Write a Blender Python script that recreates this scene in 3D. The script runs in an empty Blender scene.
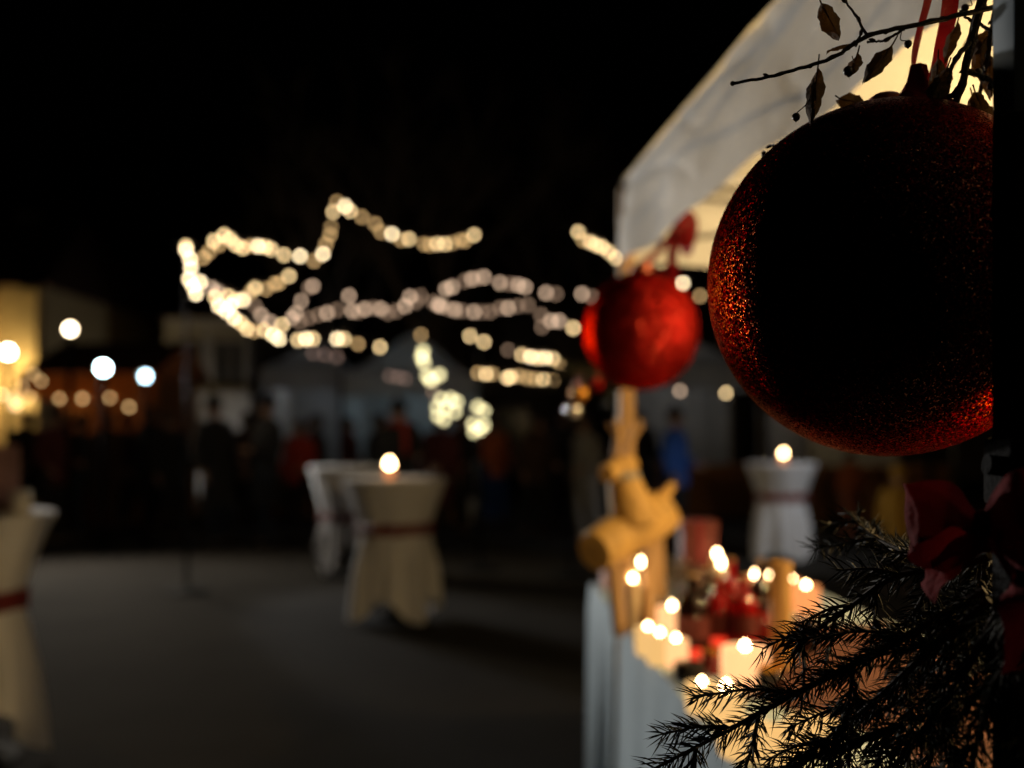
import bpy, bmesh, math, random
from math import sin, cos, pi, radians, sqrt
from mathutils import Vector, Matrix, Quaternion, noise

random.seed(7)
scene = bpy.context.scene
col = scene.collection
F = 35.0 / 36.0 * 1024.0
H = 1.467
HY = 431.0

def at(px, py, d):
    """Point of the square seen at that picture position, d metres ahead."""
    return Vector(((px - 512.0) / F * d, d, H - (py - HY) / F * d))

# ------------------------------------------------------------------ materials
def _nodes(name):
    m = bpy.data.materials.new(name); m.use_nodes = True
    nt = m.node_tree
    return m, nt, nt.nodes['Principled BSDF'], nt.nodes['Material Output']

def mat(name, color, rough=0.7, metal=0.0, var=0.25, vscale=6.0, bump=0.0, bscale=60.0,
        transl=0.0, spec=0.5, stretch=None, coat=0.0):
    m, nt, p, out = _nodes(name)
    N, L = nt.nodes, nt.links
    tc = N.new('ShaderNodeTexCoord')
    src = tc.outputs['Object']
    if stretch:
        mp = N.new('ShaderNodeMapping'); mp.inputs['Scale'].default_value = stretch
        L.new(src, mp.inputs['Vector']); src = mp.outputs['Vector']
    nz = N.new('ShaderNodeTexNoise'); nz.inputs['Scale'].default_value = vscale; nz.inputs['Detail'].default_value = 6
    L.new(src, nz.inputs['Vector'])
    mx = N.new('ShaderNodeMix'); mx.data_type = 'RGBA'
    c = Vector(color)
    mx.inputs[6].default_value = (*(c * (1 - var)), 1)
    mx.inputs[7].default_value = (*[min(1, v) for v in c * (1 + var)], 1)
    L.new(nz.outputs['Fac'], mx.inputs[0])
    L.new(mx.outputs[2], p.inputs['Base Color'])
    p.inputs['Roughness'].default_value = rough
    p.inputs['Metallic'].default_value = metal
    p.inputs['Specular IOR Level'].default_value = spec
    p.inputs['Coat Weight'].default_value = coat
    if bump:
        nb = N.new('ShaderNodeTexNoise'); nb.inputs['Scale'].default_value = bscale; nb.inputs['Detail'].default_value = 5
        L.new(src, nb.inputs['Vector'])
        b = N.new('ShaderNodeBump'); b.inputs['Strength'].default_value = bump; b.inputs['Distance'].default_value = 0.01
        L.new(nb.outputs['Fac'], b.inputs['Height']); L.new(b.outputs['Normal'], p.inputs['Normal'])
    if transl:
        t = N.new('ShaderNodeBsdfTranslucent'); L.new(mx.outputs[2], t.inputs['Color'])
        s = N.new('ShaderNodeMixShader'); s.inputs[0].default_value = transl
        L.new(p.outputs['BSDF'], s.inputs[1]); L.new(t.outputs['BSDF'], s.inputs[2])
        L.new(s.outputs['Shader'], out.inputs['Surface'])
    return m

def emit(name, color, strength, base=(0.05, 0.03, 0.02)):
    m, nt, p, out = _nodes(name)
    p.inputs['Base Color'].default_value = (*base, 1)
    p.inputs['Emission Color'].default_value = (*color, 1)
    p.inputs['Emission Strength'].default_value = strength
    p.inputs['Roughness'].default_value = 0.4
    return m

def glass(name, color, rough=0.05, mixd=0.4):
    m, nt, p, out = _nodes(name)
    p.inputs['Base Color'].default_value = (*color, 1)
    p.inputs['Transmission Weight'].default_value = 1 - mixd
    p.inputs['Roughness'].default_value = rough
    p.inputs['IOR'].default_value = 1.45
    return m

def glitter(name, color, scale, tilt, rough=0.3, pale=(0.75, 0.35, 0.28)):
    """Metal flakes: every voronoi cell is a flake with its own tilt and tone."""
    m, nt, p, out = _nodes(name)
    N, L = nt.nodes, nt.links
    tc = N.new('ShaderNodeTexCoord')
    v = N.new('ShaderNodeTexVoronoi'); v.inputs['Scale'].default_value = scale
    L.new(tc.outputs['Object'], v.inputs['Vector'])
    sub = N.new('ShaderNodeVectorMath'); sub.operation = 'SUBTRACT'; sub.inputs[1].default_value = (0.5, 0.5, 0.5)
    L.new(v.outputs['Color'], sub.inputs[0])
    sc = N.new('ShaderNodeVectorMath'); sc.operation = 'SCALE'; sc.inputs['Scale'].default_value = tilt
    L.new(sub.outputs[0], sc.inputs[0])
    v2 = N.new('ShaderNodeTexVoronoi'); v2.inputs['Scale'].default_value = scale
    L.new(tc.outputs['Object'], v2.inputs['Vector'])
    s2 = N.new('ShaderNodeSeparateColor'); L.new(v2.outputs['Color'], s2.inputs[0])
    fr_ = N.new('ShaderNodeMath'); fr_.operation = 'MULTIPLY'; fr_.inputs[1].default_value = 7.31; L.new(s2.outputs[2], fr_.inputs[0])
    f2 = N.new('ShaderNodeMath'); f2.operation = 'FRACT'; L.new(fr_.outputs[0], f2.inputs[0])
    pw = N.new('ShaderNodeMath'); pw.operation = 'POWER'; pw.inputs[1].default_value = 1.6; L.new(f2.outputs[0], pw.inputs[0])
    ma = N.new('ShaderNodeMath'); ma.operation = 'MULTIPLY_ADD'; ma.inputs[1].default_value = 2.6 * tilt; ma.inputs[2].default_value = 0.35 * tilt
    L.new(pw.outputs[0], ma.inputs[0]); L.new(ma.outputs[0], sc.inputs['Scale'])
    g = N.new('ShaderNodeNewGeometry')
    ad = N.new('ShaderNodeVectorMath'); ad.operation = 'ADD'
    L.new(g.outputs['Normal'], ad.inputs[0]); L.new(sc.outputs[0], ad.inputs[1])
    nm = N.new('ShaderNodeVectorMath'); nm.operation = 'NORMALIZE'
    L.new(ad.outputs[0], nm.inputs[0]); L.new(nm.outputs[0], p.inputs['Normal'])
    sep = N.new('ShaderNodeSeparateColor'); L.new(v.outputs['Color'], sep.inputs[0])
    mx = N.new('ShaderNodeMix'); mx.data_type = 'RGBA'
    c = Vector(color)
    mx.inputs[6].default_value = (*(c * 0.35), 1)
    mx.inputs[7].default_value = (*[min(1, x) for x in c * 1.6], 1)
    L.new(sep.outputs[0], mx.inputs[0])
    th = N.new('ShaderNodeMath'); th.operation = 'GREATER_THAN'; th.inputs[1].default_value = 0.86
    L.new(sep.outputs[1], th.inputs[0])
    m2 = N.new('ShaderNodeMix'); m2.data_type = 'RGBA'
    m2.inputs[7].default_value = (*pale, 1)
    L.new(th.outputs[0], m2.inputs[0]); L.new(mx.outputs[2], m2.inputs[6])
    L.new(m2.outputs[2], p.inputs['Base Color'])
    p.inputs['Metallic'].default_value = 1.0
    p.inputs['Specular Tint'].default_value = (0.55, 0.30, 0.26, 1)
    p.inputs['Roughness'].default_value = rough
    return m

M = {}
M['canopy'] = mat('canopy_fabric', (0.70, 0.70, 0.69), 0.8, var=0.12, vscale=4, bump=0.25, bscale=25, transl=0.08)
M['tent'] = mat('tent_fabric', (0.40, 0.42, 0.44), 0.8, var=0.3, vscale=3, transl=0.25)
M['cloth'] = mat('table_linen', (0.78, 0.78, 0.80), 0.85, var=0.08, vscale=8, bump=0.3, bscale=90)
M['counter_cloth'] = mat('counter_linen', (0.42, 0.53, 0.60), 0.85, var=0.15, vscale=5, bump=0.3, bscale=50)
M['sash'] = mat('sash_satin', (0.17, 0.014, 0.012), 0.5, var=0.3)
M['ribbon'] = mat('red_ribbon', (0.22, 0.006, 0.008), 0.55, var=0.25, vscale=30, transl=0.3, bump=0.2, bscale=300)
M['bow'] = mat('bow_velvet', (0.13, 0.006, 0.009), 0.9, spec=0.1, var=0.3, vscale=30, bump=0.3, bscale=200, transl=0.1)
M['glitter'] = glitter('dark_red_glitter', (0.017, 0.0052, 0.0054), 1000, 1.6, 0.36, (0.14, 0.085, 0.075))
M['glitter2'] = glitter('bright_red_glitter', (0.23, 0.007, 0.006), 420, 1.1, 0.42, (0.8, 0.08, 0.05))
M['cap'] = mat('ornament_cap', (0.35, 0.10, 0.06), 0.4, 0.8)
M['wood'] = mat('pale_wood', (0.45, 0.27, 0.12), 0.65, var=0.3, vscale=12, bump=0.3, bscale=60, stretch=(1, 1, 0.12))
M['log'] = mat('golden_log', (0.56, 0.32, 0.09), 0.7, var=0.85, vscale=9, bump=0.5, bscale=50)
M['shade_sheet'] = mat('brown_shade_sheet', (0.10, 0.035, 0.022), 0.9, var=0.3, vscale=20, bump=0.4, bscale=200)  # dark tone of the added sheet stands in for shade on the counter
M['jam'] = mat('red_preserve', (0.22, 0.012, 0.008), 0.12, var=0.3, vscale=30, coat=0.6)
M['twig'] = mat('dark_bark', (0.035, 0.022, 0.014), 0.85, var=0.4, vscale=80, bump=0.5, bscale=400)
M['leaf'] = mat('dry_leaf', (0.075, 0.038, 0.012), 0.8, spec=0.15, var=0.5, vscale=70, bump=0.4, bscale=300, transl=0.22)
M['berry'] = mat('dark_berry', (0.03, 0.012, 0.010), 0.4, var=0.3)
M['needle'] = mat('fir_needle', (0.016, 0.019, 0.009), 0.7, var=0.5, vscale=40, spec=0.2)
M['firstem'] = mat('fir_stem', (0.045, 0.030, 0.018), 0.85, var=0.3, vscale=60)
M['metal_dark'] = mat('dark_coated_steel', (0.014, 0.015, 0.017), 0.8, 0.0, spec=0.1, var=0.2, vscale=30)
M['post_paint'] = mat('black_post_paint', (0.004, 0.004, 0.005), 0.85, spec=0.05, var=0.4, vscale=40, bump=0.3, bscale=200)
M['metal_pale'] = mat('pale_aluminium', (0.11, 0.16, 0.20), 0.7, 0.0, var=0.15, vscale=20)
M['steel'] = mat('tent_frame_steel', (0.35, 0.35, 0.36), 0.4, 0.8, var=0.1)
M['cable'] = mat('black_cable', (0.02, 0.02, 0.02), 0.6)
M['wax'] = mat('ivory_wax', (0.75, 0.60, 0.38), 0.5, var=0.08, transl=0.3)
M['waxtan'] = mat('honey_wax', (0.62, 0.36, 0.12), 0.5, var=0.15, transl=0.25)
M['whitecer'] = mat('white_ceramic', (0.75, 0.72, 0.68), 0.3)
M['redglass'] = glass('red_glass', (0.55, 0.01, 0.01), 0.05, 0.45)
M['darkglass'] = glass('dark_glass', (0.02, 0.008, 0.006), 0.08, 0.6)
M['clearglass'] = glass('clear_glass', (0.9, 0.85, 0.8), 0.03, 0.05)
M['tin'] = mat('black_tin', (0.02, 0.016, 0.014), 0.35, 0.5)
M['redpaper'] = mat('red_paper', (0.10, 0.010, 0.006), 0.7, var=0.3, vscale=20)
M['pink'] = mat('pink_paper', (0.62, 0.35, 0.30), 0.7, var=0.2)
M['asphalt'] = mat('worn_asphalt', (0.033, 0.030, 0.026), 0.95, spec=0.08, var=0.65, vscale=0.9, bump=0.7, bscale=70)
M['paving'] = mat('dark_paving', (0.032, 0.028, 0.024), 0.95, spec=0.08, var=0.5, vscale=0.8, bump=0.5, bscale=30)
M['kerb'] = mat('kerb_stone', (0.16, 0.155, 0.15), 0.85, var=0.3, vscale=5, bump=0.4, bscale=40)
M['plaster_y'] = mat('yellow_plaster', (0.55, 0.44, 0.25), 0.9, var=0.15, vscale=2, bump=0.3, bscale=30)
M['plaster_g'] = mat('grey_plaster', (0.40, 0.39, 0.38), 0.9, var=0.2, vscale=2, bump=0.3, bscale=30)
M['plaster_d'] = mat('dark_plaster', (0.18, 0.15, 0.13), 0.9, var=0.25, vscale=2, bump=0.3, bscale=30)
M['rooftile'] = mat('roof_tile', (0.10, 0.05, 0.035), 0.85, var=0.4, vscale=10, bump=0.6, bscale=30)
M['pane'] = mat('dark_pane', (0.02, 0.022, 0.026), 0.1, var=0.1)
M['frame'] = mat('painted_frame', (0.35, 0.33, 0.30), 0.6)
M['hutwood'] = mat('hut_boards', (0.30, 0.13, 0.045), 0.75, var=0.4, vscale=9, bump=0.5, bscale=30, stretch=(0.15, 1, 1))
M['orange'] = mat('orange_awning', (0.62, 0.20, 0.045), 0.8, var=0.3, vscale=4, transl=0.3)
M['bark'] = mat('tree_bark', (0.11, 0.085, 0.065), 0.9, var=0.4, vscale=10, bump=0.7, bscale=30)
M['skin'] = mat('skin', (0.42, 0.25, 0.18), 0.55, var=0.08)
M['eye'] = mat('eye', (0.03, 0.02, 0.02), 0.2)
M['hair'] = mat('brown_hair', (0.04, 0.025, 0.015), 0.6, var=0.4, vscale=60)
M['shoe'] = mat('dark_leather', (0.02, 0.016, 0.014), 0.5)
M['jeans'] = mat('dark_denim', (0.02, 0.025, 0.04), 0.85, var=0.3)
for n, c in dict(black=(0.012, 0.011, 0.012), brown=(0.06, 0.03, 0.018), maroon=(0.09, 0.015, 0.015), red=(0.40, 0.035, 0.02),
                 blue=(0.015, 0.07, 0.30), grey=(0.25, 0.24, 0.23), mustard=(0.42, 0.24, 0.03), rust=(0.42, 0.12, 0.04),
                 navy=(0.012, 0.016, 0.035), orange=(0.5, 0.13, 0.04)).items():
    M['coat_' + n] = mat(n + '_coat', c, 0.85, var=0.25, vscale=12, bump=0.3, bscale=60)
WARM = (1.0, 0.66, 0.28)
M['bulb_bright'] = emit('bulb_glow_bright', (1.0, 0.78, 0.46), 14)
M['bulb_mid'] = emit('bulb_glow', (1.0, 0.70, 0.34), 9)
M['bulb_low'] = emit('bulb_glow_low', (1.0, 0.62, 0.26), 4.0)
M['bulb_far'] = emit('bulb_glow_far', (1.0, 0.68, 0.46), 4.2)
M['bulb_dim'] = emit('bulb_glow_dim', (1.0, 0.64, 0.42), 1.5)
M['bulb_faint'] = emit('bulb_glow_faint', (1.0, 0.62, 0.48), 0.8)
M['bulb_green'] = emit('bulb_glow_pale', (1.0, 0.88, 0.46), 4.2)
M['flame'] = emit('candle_flame', (1.0, 0.66, 0.32), 36)
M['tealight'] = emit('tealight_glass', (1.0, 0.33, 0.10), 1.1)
M['lantern'] = emit('glowing_candle_glass', (1.0, 0.48, 0.20), 1.5)
M['lantern_y'] = emit('glowing_yellow_glass', (1.0, 0.58, 0.2), 0.9)
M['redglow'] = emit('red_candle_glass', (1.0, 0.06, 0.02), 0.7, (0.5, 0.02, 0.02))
M['cool_lens'] = emit('cool_floodlight', (0.66, 0.93, 1.0), 36)
M['cool_lens2'] = emit('cool_floodlight_small', (0.60, 0.88, 1.0), 14)
M['warm_lens'] = emit('warm_lamp_lens', (1.0, 0.80, 0.52), 26)
M['white_lens'] = emit('white_lamp_lens', (1.0, 0.84, 0.60), 36)
M['pendant'] = emit('pendant_bulb', (1.0, 0.70, 0.32), 20)
M['lit_window'] = emit('lit_window', (1.0, 0.72, 0.30), 0.55)
M['silver'] = mat('silver_bauble', (0.75, 0.76, 0.78), 0.25, 0.9, var=0.1)
M['goldb'] = mat('amber_bauble', (0.75, 0.33, 0.05), 0.25, 0.8, var=0.1)

# ------------------------------------------------------------------ mesh helpers
WL = {}   # world position of each object's origin (nothing here is rotated before copying)

class MB:
    def __init__(s): s.v = []; s.f = []
    def add(s, vs, fs):
        o = len(s.v); s.v += [Vector(v) for v in vs]; s.f += [tuple(i + o for i in f) for f in fs]
    def box(s, c, size, R=None, bev=0.0):
        c = Vector(c); x, y, z = [k / 2 for k in size]
        if bev and min(x, y, z) > bev:
            bm = bmesh.new(); bmesh.ops.create_cube(bm, size=2)
            for v in bm.verts: v.co = Vector((v.co.x * x, v.co.y * y, v.co.z * z))
            bmesh.ops.bevel(bm, geom=bm.edges[:], offset=bev, segments=2, affect='EDGES', profile=0.6)
            bm.verts.index_update()
            vs = [v.co.copy() for v in bm.verts]; fs = [[v.index for v in f.verts] for f in bm.faces]; bm.free()
        else:
            vs = [Vector((i * x, j * y, k * z)) for i in (-1, 1) for j in (-1, 1) for k in (-1, 1)]
            fs = [(0, 1, 3, 2), (4, 6, 7, 5), (0, 4, 5, 1), (2, 3, 7, 6), (0, 2, 6, 4), (1, 5, 7, 3)]
        if R is not None: vs = [R @ v for v in vs]
        s.add([v + c for v in vs], fs); return s
    def tube(s, pts, r, n=8, caps=True):
        pts = [Vector(p) for p in pts]
        rs = r if isinstance(r, (list, tuple)) else [r] * len(pts)
        rings = []; up = None
        for i, p in enumerate(pts):
            t = (pts[min(i + 1, len(pts) - 1)] - pts[max(i - 1, 0)]).normalized()
            if up is None:
                up = Vector((0, 0, 1)) if abs(t.z) < 0.9 else Vector((1, 0, 0))
            a = t.cross(up)
            if a.length < 1e-5: a = t.cross(Vector((0, 1, 0)))
            a.normalize(); b = a.cross(t).normalized(); up = b
            rings.append([p + rs[i] * (cos(2 * pi * k / n) * a + sin(2 * pi * k / n) * b) for k in range(n)])
        vs = [v for ring in rings for v in ring]; fs = []
        for i in range(len(pts) - 1):
            for k in range(n):
                k2 = (k + 1) % n
                fs.append((i * n + k, i * n + k2, (i + 1) * n + k2, (i + 1) * n + k))
        if caps:
            fs.append(tuple(range(n))[::-1]); fs.append(tuple((len(pts) - 1) * n + k for k in range(n)))
        s.add(vs, fs); return s
    def lathe(s, prof, c=(0, 0, 0), n=24, fn=None, capb=True, capt=True):
        c = Vector(c); vs = []; fs = []
        for i, (r, z) in enumerate(prof):
            for k in range(n):
                a = 2 * pi * k / n
                rr, zz = (fn(i, a, r, z) if fn else (r, z))
                vs.append(c + Vector((rr * cos(a), rr * sin(a), zz)))
        m = len(prof)
        for i in range(m - 1):
            for k in range(n):
                k2 = (k + 1) % n
                fs.append((i * n + k, i * n + k2, (i + 1) * n + k2, (i + 1) * n + k))
        if capb: fs.append(tuple(range(n))[::-1])
        if capt: fs.append(tuple((m - 1) * n + k for k in range(n)))
        s.add(vs, fs); return s
    def ball(s, c, r, n=16, m=10, R=None):
        rx, ry, rz = r if isinstance(r, (tuple, list)) else (r, r, r)
        c = Vector(c); vs = [Vector((0, 0, -rz))]; fs = []
        for i in range(1, m):
            t = -pi / 2 + pi * i / m
            for k in range(n):
                a = 2 * pi * k / n
                vs.append(Vector((rx * cos(t) * cos(a), ry * cos(t) * sin(a), rz * sin(t))))
        vs.append(Vector((0, 0, rz)))
        for k in range(n): fs.append((0, 1 + (k + 1) % n, 1 + k))
        for i in range(m - 2):
            for k in range(n):
                k2 = (k + 1) % n
                fs.append((1 + i * n + k, 1 + i * n + k2, 1 + (i + 1) * n + k2, 1 + (i + 1) * n + k))
        L = len(vs) - 1; b = 1 + (m - 2) * n
        for k in range(n): fs.append((L, b + k, b + (k + 1) % n))
        if R is not None: vs = [R @ v for v in vs]
        s.add([v + c for v in vs], fs); return s
    def grid(s, fn, nu, nv):
        vs = [fn(i / nu, j / nv) for i in range(nu + 1) for j in range(nv + 1)]
        fs = [(i * (nv + 1) + j, (i + 1) * (nv + 1) + j, (i + 1) * (nv + 1) + j + 1, i * (nv + 1) + j + 1)
              for i in range(nu) for j in range(nv)]
        s.add(vs, fs); return s
    def mesh(s, name, m, off=Vector((0, 0, 0)), smooth=True):
        me = bpy.data.meshes.new(name)
        me.from_pydata([tuple(v - off) for v in s.v], [], s.f)
        me.materials.append(m); me.update()
        if smooth:
            me.polygons.foreach_set('use_smooth', [True] * len(me.polygons))
            try: me.set_sharp_from_angle(angle=radians(40))
            except Exception: pass
        return me
    def build(s, name, m, parent=None, base=None, smooth=True):
        off = WL[parent.name] if parent else Vector(base if base is not None else (0, 0, 0))
        o = bpy.data.objects.new(name, s.mesh(name, m, off, smooth)); col.objects.link(o)
        if parent: o.parent = parent
        else: o.location = off
        WL[o.name] = Vector(off)
        return o

def tag(o, label, cat, group=None, kind=None):
    if kind: o['kind'] = kind
    if label: o['label'] = label
    if cat: o['category'] = cat
    if group: o['group'] = group
    return o

def empty(name, loc, label, cat, group=None):
    o = bpy.data.objects.new(name, None); col.objects.link(o); o.location = loc
    o.empty_display_size = 0.1
    WL[o.name] = Vector(loc)
    return tag(o, label, cat, group)

def structure(name, mb, m, smooth=False):
    o = mb.build(name, m, None, (0, 0, 0), smooth); o['kind'] = 'structure'; return o

def lamp(name, loc, power, color, parent, radius=0.05, kind='POINT', target=None, size=radians(100), blend=0.5):
    l = bpy.data.lights.new(name, kind); l.energy = power; l.color = color; l.shadow_soft_size = radius
    if kind == 'SPOT': l.spot_size = size; l.spot_blend = blend
    o = bpy.data.objects.new(name, l); col.objects.link(o)
    if parent: o.parent = parent; o.location = Vector(loc) - WL[parent.name]
    else: o.location = loc
    if target is not None:
        o.rotation_euler = (Vector(target) - Vector(loc)).to_track_quat('-Z', 'Y').to_euler()
    return o

def spline(pts, n):
    pts = [Vector(p) for p in pts]; out = []
    P = [2 * pts[0] - pts[1]] + pts + [2 * pts[-1] - pts[-2]]
    for i in range(1, len(P) - 2):
        for k in range(n):
            t = k / n; a, b, c, d = P[i - 1], P[i], P[i + 1], P[i + 2]
            out.append(0.5 * (2 * b + (c - a) * t + (2 * a - 5 * b + 4 * c - d) * t * t + (3 * b - a - 3 * c + d) * t ** 3))
    out.append(pts[-1]); return out

# ------------------------------------------------------------------ world, ground
w = bpy.data.worlds.new('World'); scene.world = w; w.use_nodes = True
bg = w.node_tree.nodes['Background']
sky = w.node_tree.nodes.new('ShaderNodeTexSky'); sky.sky_type = 'NISHITA'; sky.sun_disc = False
sky.sun_elevation = radians(-4); sky.sun_rotation = radians(200); sky.altitude = 200
w.node_tree.links.new(sky.outputs[0], bg.inputs[0]); bg.inputs[1].default_value = 0.004

g = MB()
def gz(u, v):
    x = -160 + 320 * u; y = -60 + 320 * v
    return Vector((x, y, 0))
g.grid(gz, 8, 8)
structure('ground', g, M['asphalt'])
# darker paved strip on the far side of the square, its edge running away to the right
pv = MB()
e0, e1, e2, e3 = Vector((-9, 8.6, 0)), Vector((-2.6, 11.6, 0)), Vector((1.5, 13.4, 0)), Vector((14, 14.5, 0))
edge = spline([e0, e1, e2, e3], 8)
pv.add([p + Vector((0, 0, 0.004)) for p in edge] + [p + Vector((0, 16, 0.004)) for p in edge],
       [(i, i + 1, len(edge) + i + 1, len(edge) + i) for i in range(len(edge) - 1)])
structure('pavement', pv, M['paving'])

# ------------------------------------------------------------------ market stall tent (right)
Zv, Zt, Zp = 1.967, 2.222, 3.0
U = Vector((0.1168, -0.9932, 0)); W = Vector((0.9932, 0.1168, 0)); TL = 2.7
A = Vector((0.3316, 3.0, 0)); B = A + U * TL; C = B + W * TL; D = A + W * TL
tent = empty('market_tent', (*((A + C) / 2).xy, 0), 'large white market tent in the right foreground, lit yellow from inside', 'tent')
ctr = (A + C) / 2
def quadroof(p, q):
    mb = MB()
    a, b, top = p + Vector((0, 0, Zt)), q + Vector((0, 0, Zt)), ctr + Vector((0, 0, Zp))
    def fn(u, v):
        e = a.lerp(b, u); pt = e.lerp(top, v)
        sag = -0.07 * sin(pi * v) * sin(pi * u) + 0.022 * sin(pi * u) * (1 - v)
        return pt + Vector((0, 0, sag + 0.006 * noise.noise(pt * 5)))
    mb.grid(fn, 20, 12); return mb
rf = MB()
for p, q in ((A, B), (B, C), (C, D), (D, A)):
    qm = quadroof(p, q); rf.add(qm.v, qm.f)
rf.build('roof', M['canopy'], tent)
for p, q, nrm in ((A, B, -W), (B, C, U), (C, D, W), (D, A, -U)):
    mb = MB()
    def fn(u, v, p=p, q=q, nrm=nrm):
        e = p.lerp(q, u)
        z = Zt + (Zv - Zt) * v + 0.022 * sin(pi * u) * (1 - v) + 0.008 * sin(pi * u) * v + 0.004 * sin(u * 34) * v
        wv = 0.012 * sin(u * 23 + 1.3 * sin(u * 9)) * v + 0.012 * noise.noise(Vector((u * 9, v * 2, p.x))) * (0.3 + v) - 0.010 + 0.006 * sin(pi * v) + 0.007 * (1 - abs(noise.noise(Vector((u * 7 + v * 3.0, v * 2.2 - u * 5, 3.1))) * 2)) - 0.006 * (1 - min(1, abs(noise.noise(Vector((u * 5 - v * 2.0, v * 1.5 + u * 4, 8.1)))) * 9)) + 0.012 * v
        return Vector((e.x, e.y, z)) + nrm * wv
    mb.grid(fn, 150, 24); mb.build('valance', M['canopy'], tent)
fr = MB()
for p, q in ((A, B), (B, C), (C, D), (D, A)):
    off = Vector((0, 0, Zt - 0.03)); inn = lambda x: x.lerp(ctr, 0.03)
    fr.tube([inn(p) + off, inn(q) + off], 0.012, 6)
    m1 = inn(p).lerp(inn(q), 0.5)
    for s0, s1 in ((0, .5), (.5, 1)):
        a0, a1 = inn(p).lerp(inn(q), s0), inn(p).lerp(inn(q), s1)
        fr.tube([a0 + off, a1 + Vector((0, 0, Zt - 0.2))], 0.008, 6); fr.tube([a0 + Vector((0, 0, Zt - 0.2)), a1 + off], 0.008, 6)
    fr.tube([inn(p) + off, ctr + Vector((0, 0, Zp - 0.03))], 0.011, 6)
fr.build('roof_frame', M['steel'], tent)
for p in (B, C, D):
    mb = MB(); q = p.lerp(ctr, 0.03); mb.box((q.x, q.y, Zt / 2), (0.035, 0.035, Zt - 0.02)); mb.build('leg', M['steel'], tent)
ap = A + Vector((0.012, -0.005, 0))
mb = MB(); mb.box((ap.x, ap.y, Zt / 2 - 0.01), (0.046, 0.046, Zt - 0.03), bev=0.006); mb.box((ap.x, ap.y, 0.006), (0.12, 0.09, 0.012))
o = mb.build('leg', M['wood'], tent); o['label'] = 'pale wooden corner leg'

def pendant(loc, power, label):
    t = empty('pendant_lamp', loc, label, 'lamp', 'lamps under the tent roof')
    loc = Vector(loc)
    ztop = Zt - 0.035 + 0.0
    # hangs from the sloping canvas
    for z in [x * 0.01 for x in range(225, 310)]:
        ztop = z
        break
    mb = MB(); mb.tube([loc + Vector((0, 0, 0.10)), Vector((loc.x, loc.y, 2.42))], 0.004, 6); mb.build('cord', M['cable'], t)
    mb = MB(); mb.lathe([(0.018, 0.11), (0.022, 0.055), (0.014, 0.05)], loc, 12); mb.build('socket', M['cable'], t)
    mb = MB(); mb.ball(loc, 0.045, 16, 10); mb.build('bulb', M['pendant'], t)
    lamp('pendant_light', loc + Vector((0, 0, -0.07)), power, (1.0, 0.66, 0.27), t, 0.05)

pendant((1.75, 2.15, 1.95), 115, 'warm bare bulb hung in the middle of the big tent')

# counters with cloths to the ground
def counter(y0, y1, depth, label, z=0.9):
    fx = lambda y: 0.325 + 0.044 * (2.79 - y)
    p00 = Vector((fx(y0), y0, 0)); p01 = Vector((fx(y1), y1, 0))
    t = empty('trestle_table', ((p00 + p01) / 2 + Vector((depth / 2, 0, 0))), label, 'table', 'cloth covered counters of the big tent')
    mb = MB()
    # cloth: rounded rectangle skirt with soft folds, plus the top
    per = []
    nx, ny = 24, 50
    a, b, c, d = p00, p01, p01 + Vector((depth, 0, 0)), p00 + Vector((depth, 0, 0))
    for p, q, n in ((a, b, ny), (b, c, nx), (c, d, ny), (d, a, nx)):
        for k in range(n): per.append(p.lerp(q, k / n))
    cen = (a + c) / 2; n = len(per); lev = 10
    vs = []; fs = []
    for j in range(lev + 1):
        v = j / lev
        for k, p in enumerate(per):
            out = (p - cen); out.z = 0; out.normalize()
            nn = noise.noise(Vector((p.x * 5, p.y * 5, 0.3)))
            f = (0.022 * nn + 0.014 * sin(k * 0.9)) * v ** 0.7 + 0.012 * v
            r = 0.008 if j == 0 else 0
            vs.append(Vector((p.x, p.y, z - (z - 0.015) * v)) + out * (f - r))
    for j in range(lev):
        for k in range(n):
            k2 = (k + 1) % n; fs.append((j * n + k, j * n + k2, (j + 1) * n + k2, (j + 1) * n + k))
    fs.append(tuple(range(n)))
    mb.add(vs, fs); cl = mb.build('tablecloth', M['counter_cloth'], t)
    mb = MB(); mb.box(cen + Vector((0, 0, z - 0.02)), (depth - 0.06, (y1 - y0) * .97 if y1 > y0 else 1, 0.03)); mb.build('tabletop', M['wood'], t)
    for sx in (-1, 1):
        for sy in (-1, 1):
            mb = MB(); q = cen + Vector((sx * (depth / 2 - 0.09), sy * (abs(y1 - y0) / 2 - 0.09), 0))
            mb.tube([q, q + Vector((0, 0, z - 0.036))], 0.02, 8); mb.build('leg', M['steel'], t)
    return t
counter(0.95, 2.94, 0.8, 'long near counter under the tent, pale cloth to the ground, crowded with candles')
counter(3.05, 3.72, 0.8, 'short far counter beyond the corner leg, pale cloth to the ground')
CZ = 0.9
def on(px, d, z=CZ):
    return Vector(((px - 512) / F * d, d, z))

# ------------------------------------------------------------------ things on the counter
def flame(parent, p, h=0.022, r=0.009):
    h *= random.uniform(.7, 1.35); r *= random.uniform(.75, 1.15)
    mb = MB(); mb.lathe([(0.001, 0), (r * .8, h * .2), (r, h * .38), (r * .6, h * .7), (0.0008, h)], p, 10)
    return mb.build('flame', M['flame'], parent)
def pillar_candle(p, h, r, label, wax='wax', lit=True):
    t = empty('pillar_candle', p, label, 'candle', 'candles on the counter')
    mb = MB(); mb.lathe([(r * .97, 0), (r, 0.01), (r, h - 0.006), (r * .93, h), (r * .7, h - 0.004), (0.002, h - 0.008)], p, 20)
    mb.build('wax', M[wax], t)
    mb = MB(); mb.tube([p + Vector((0, 0, h - 0.008)), p + Vector((0.001, 0, h + 0.008))], 0.0015, 5); mb.build('wick', M['cable'], t)
    if lit: flame(t, p + Vector((0, 0, h + 0.004)), 0.024, 0.010)
    return t
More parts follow.
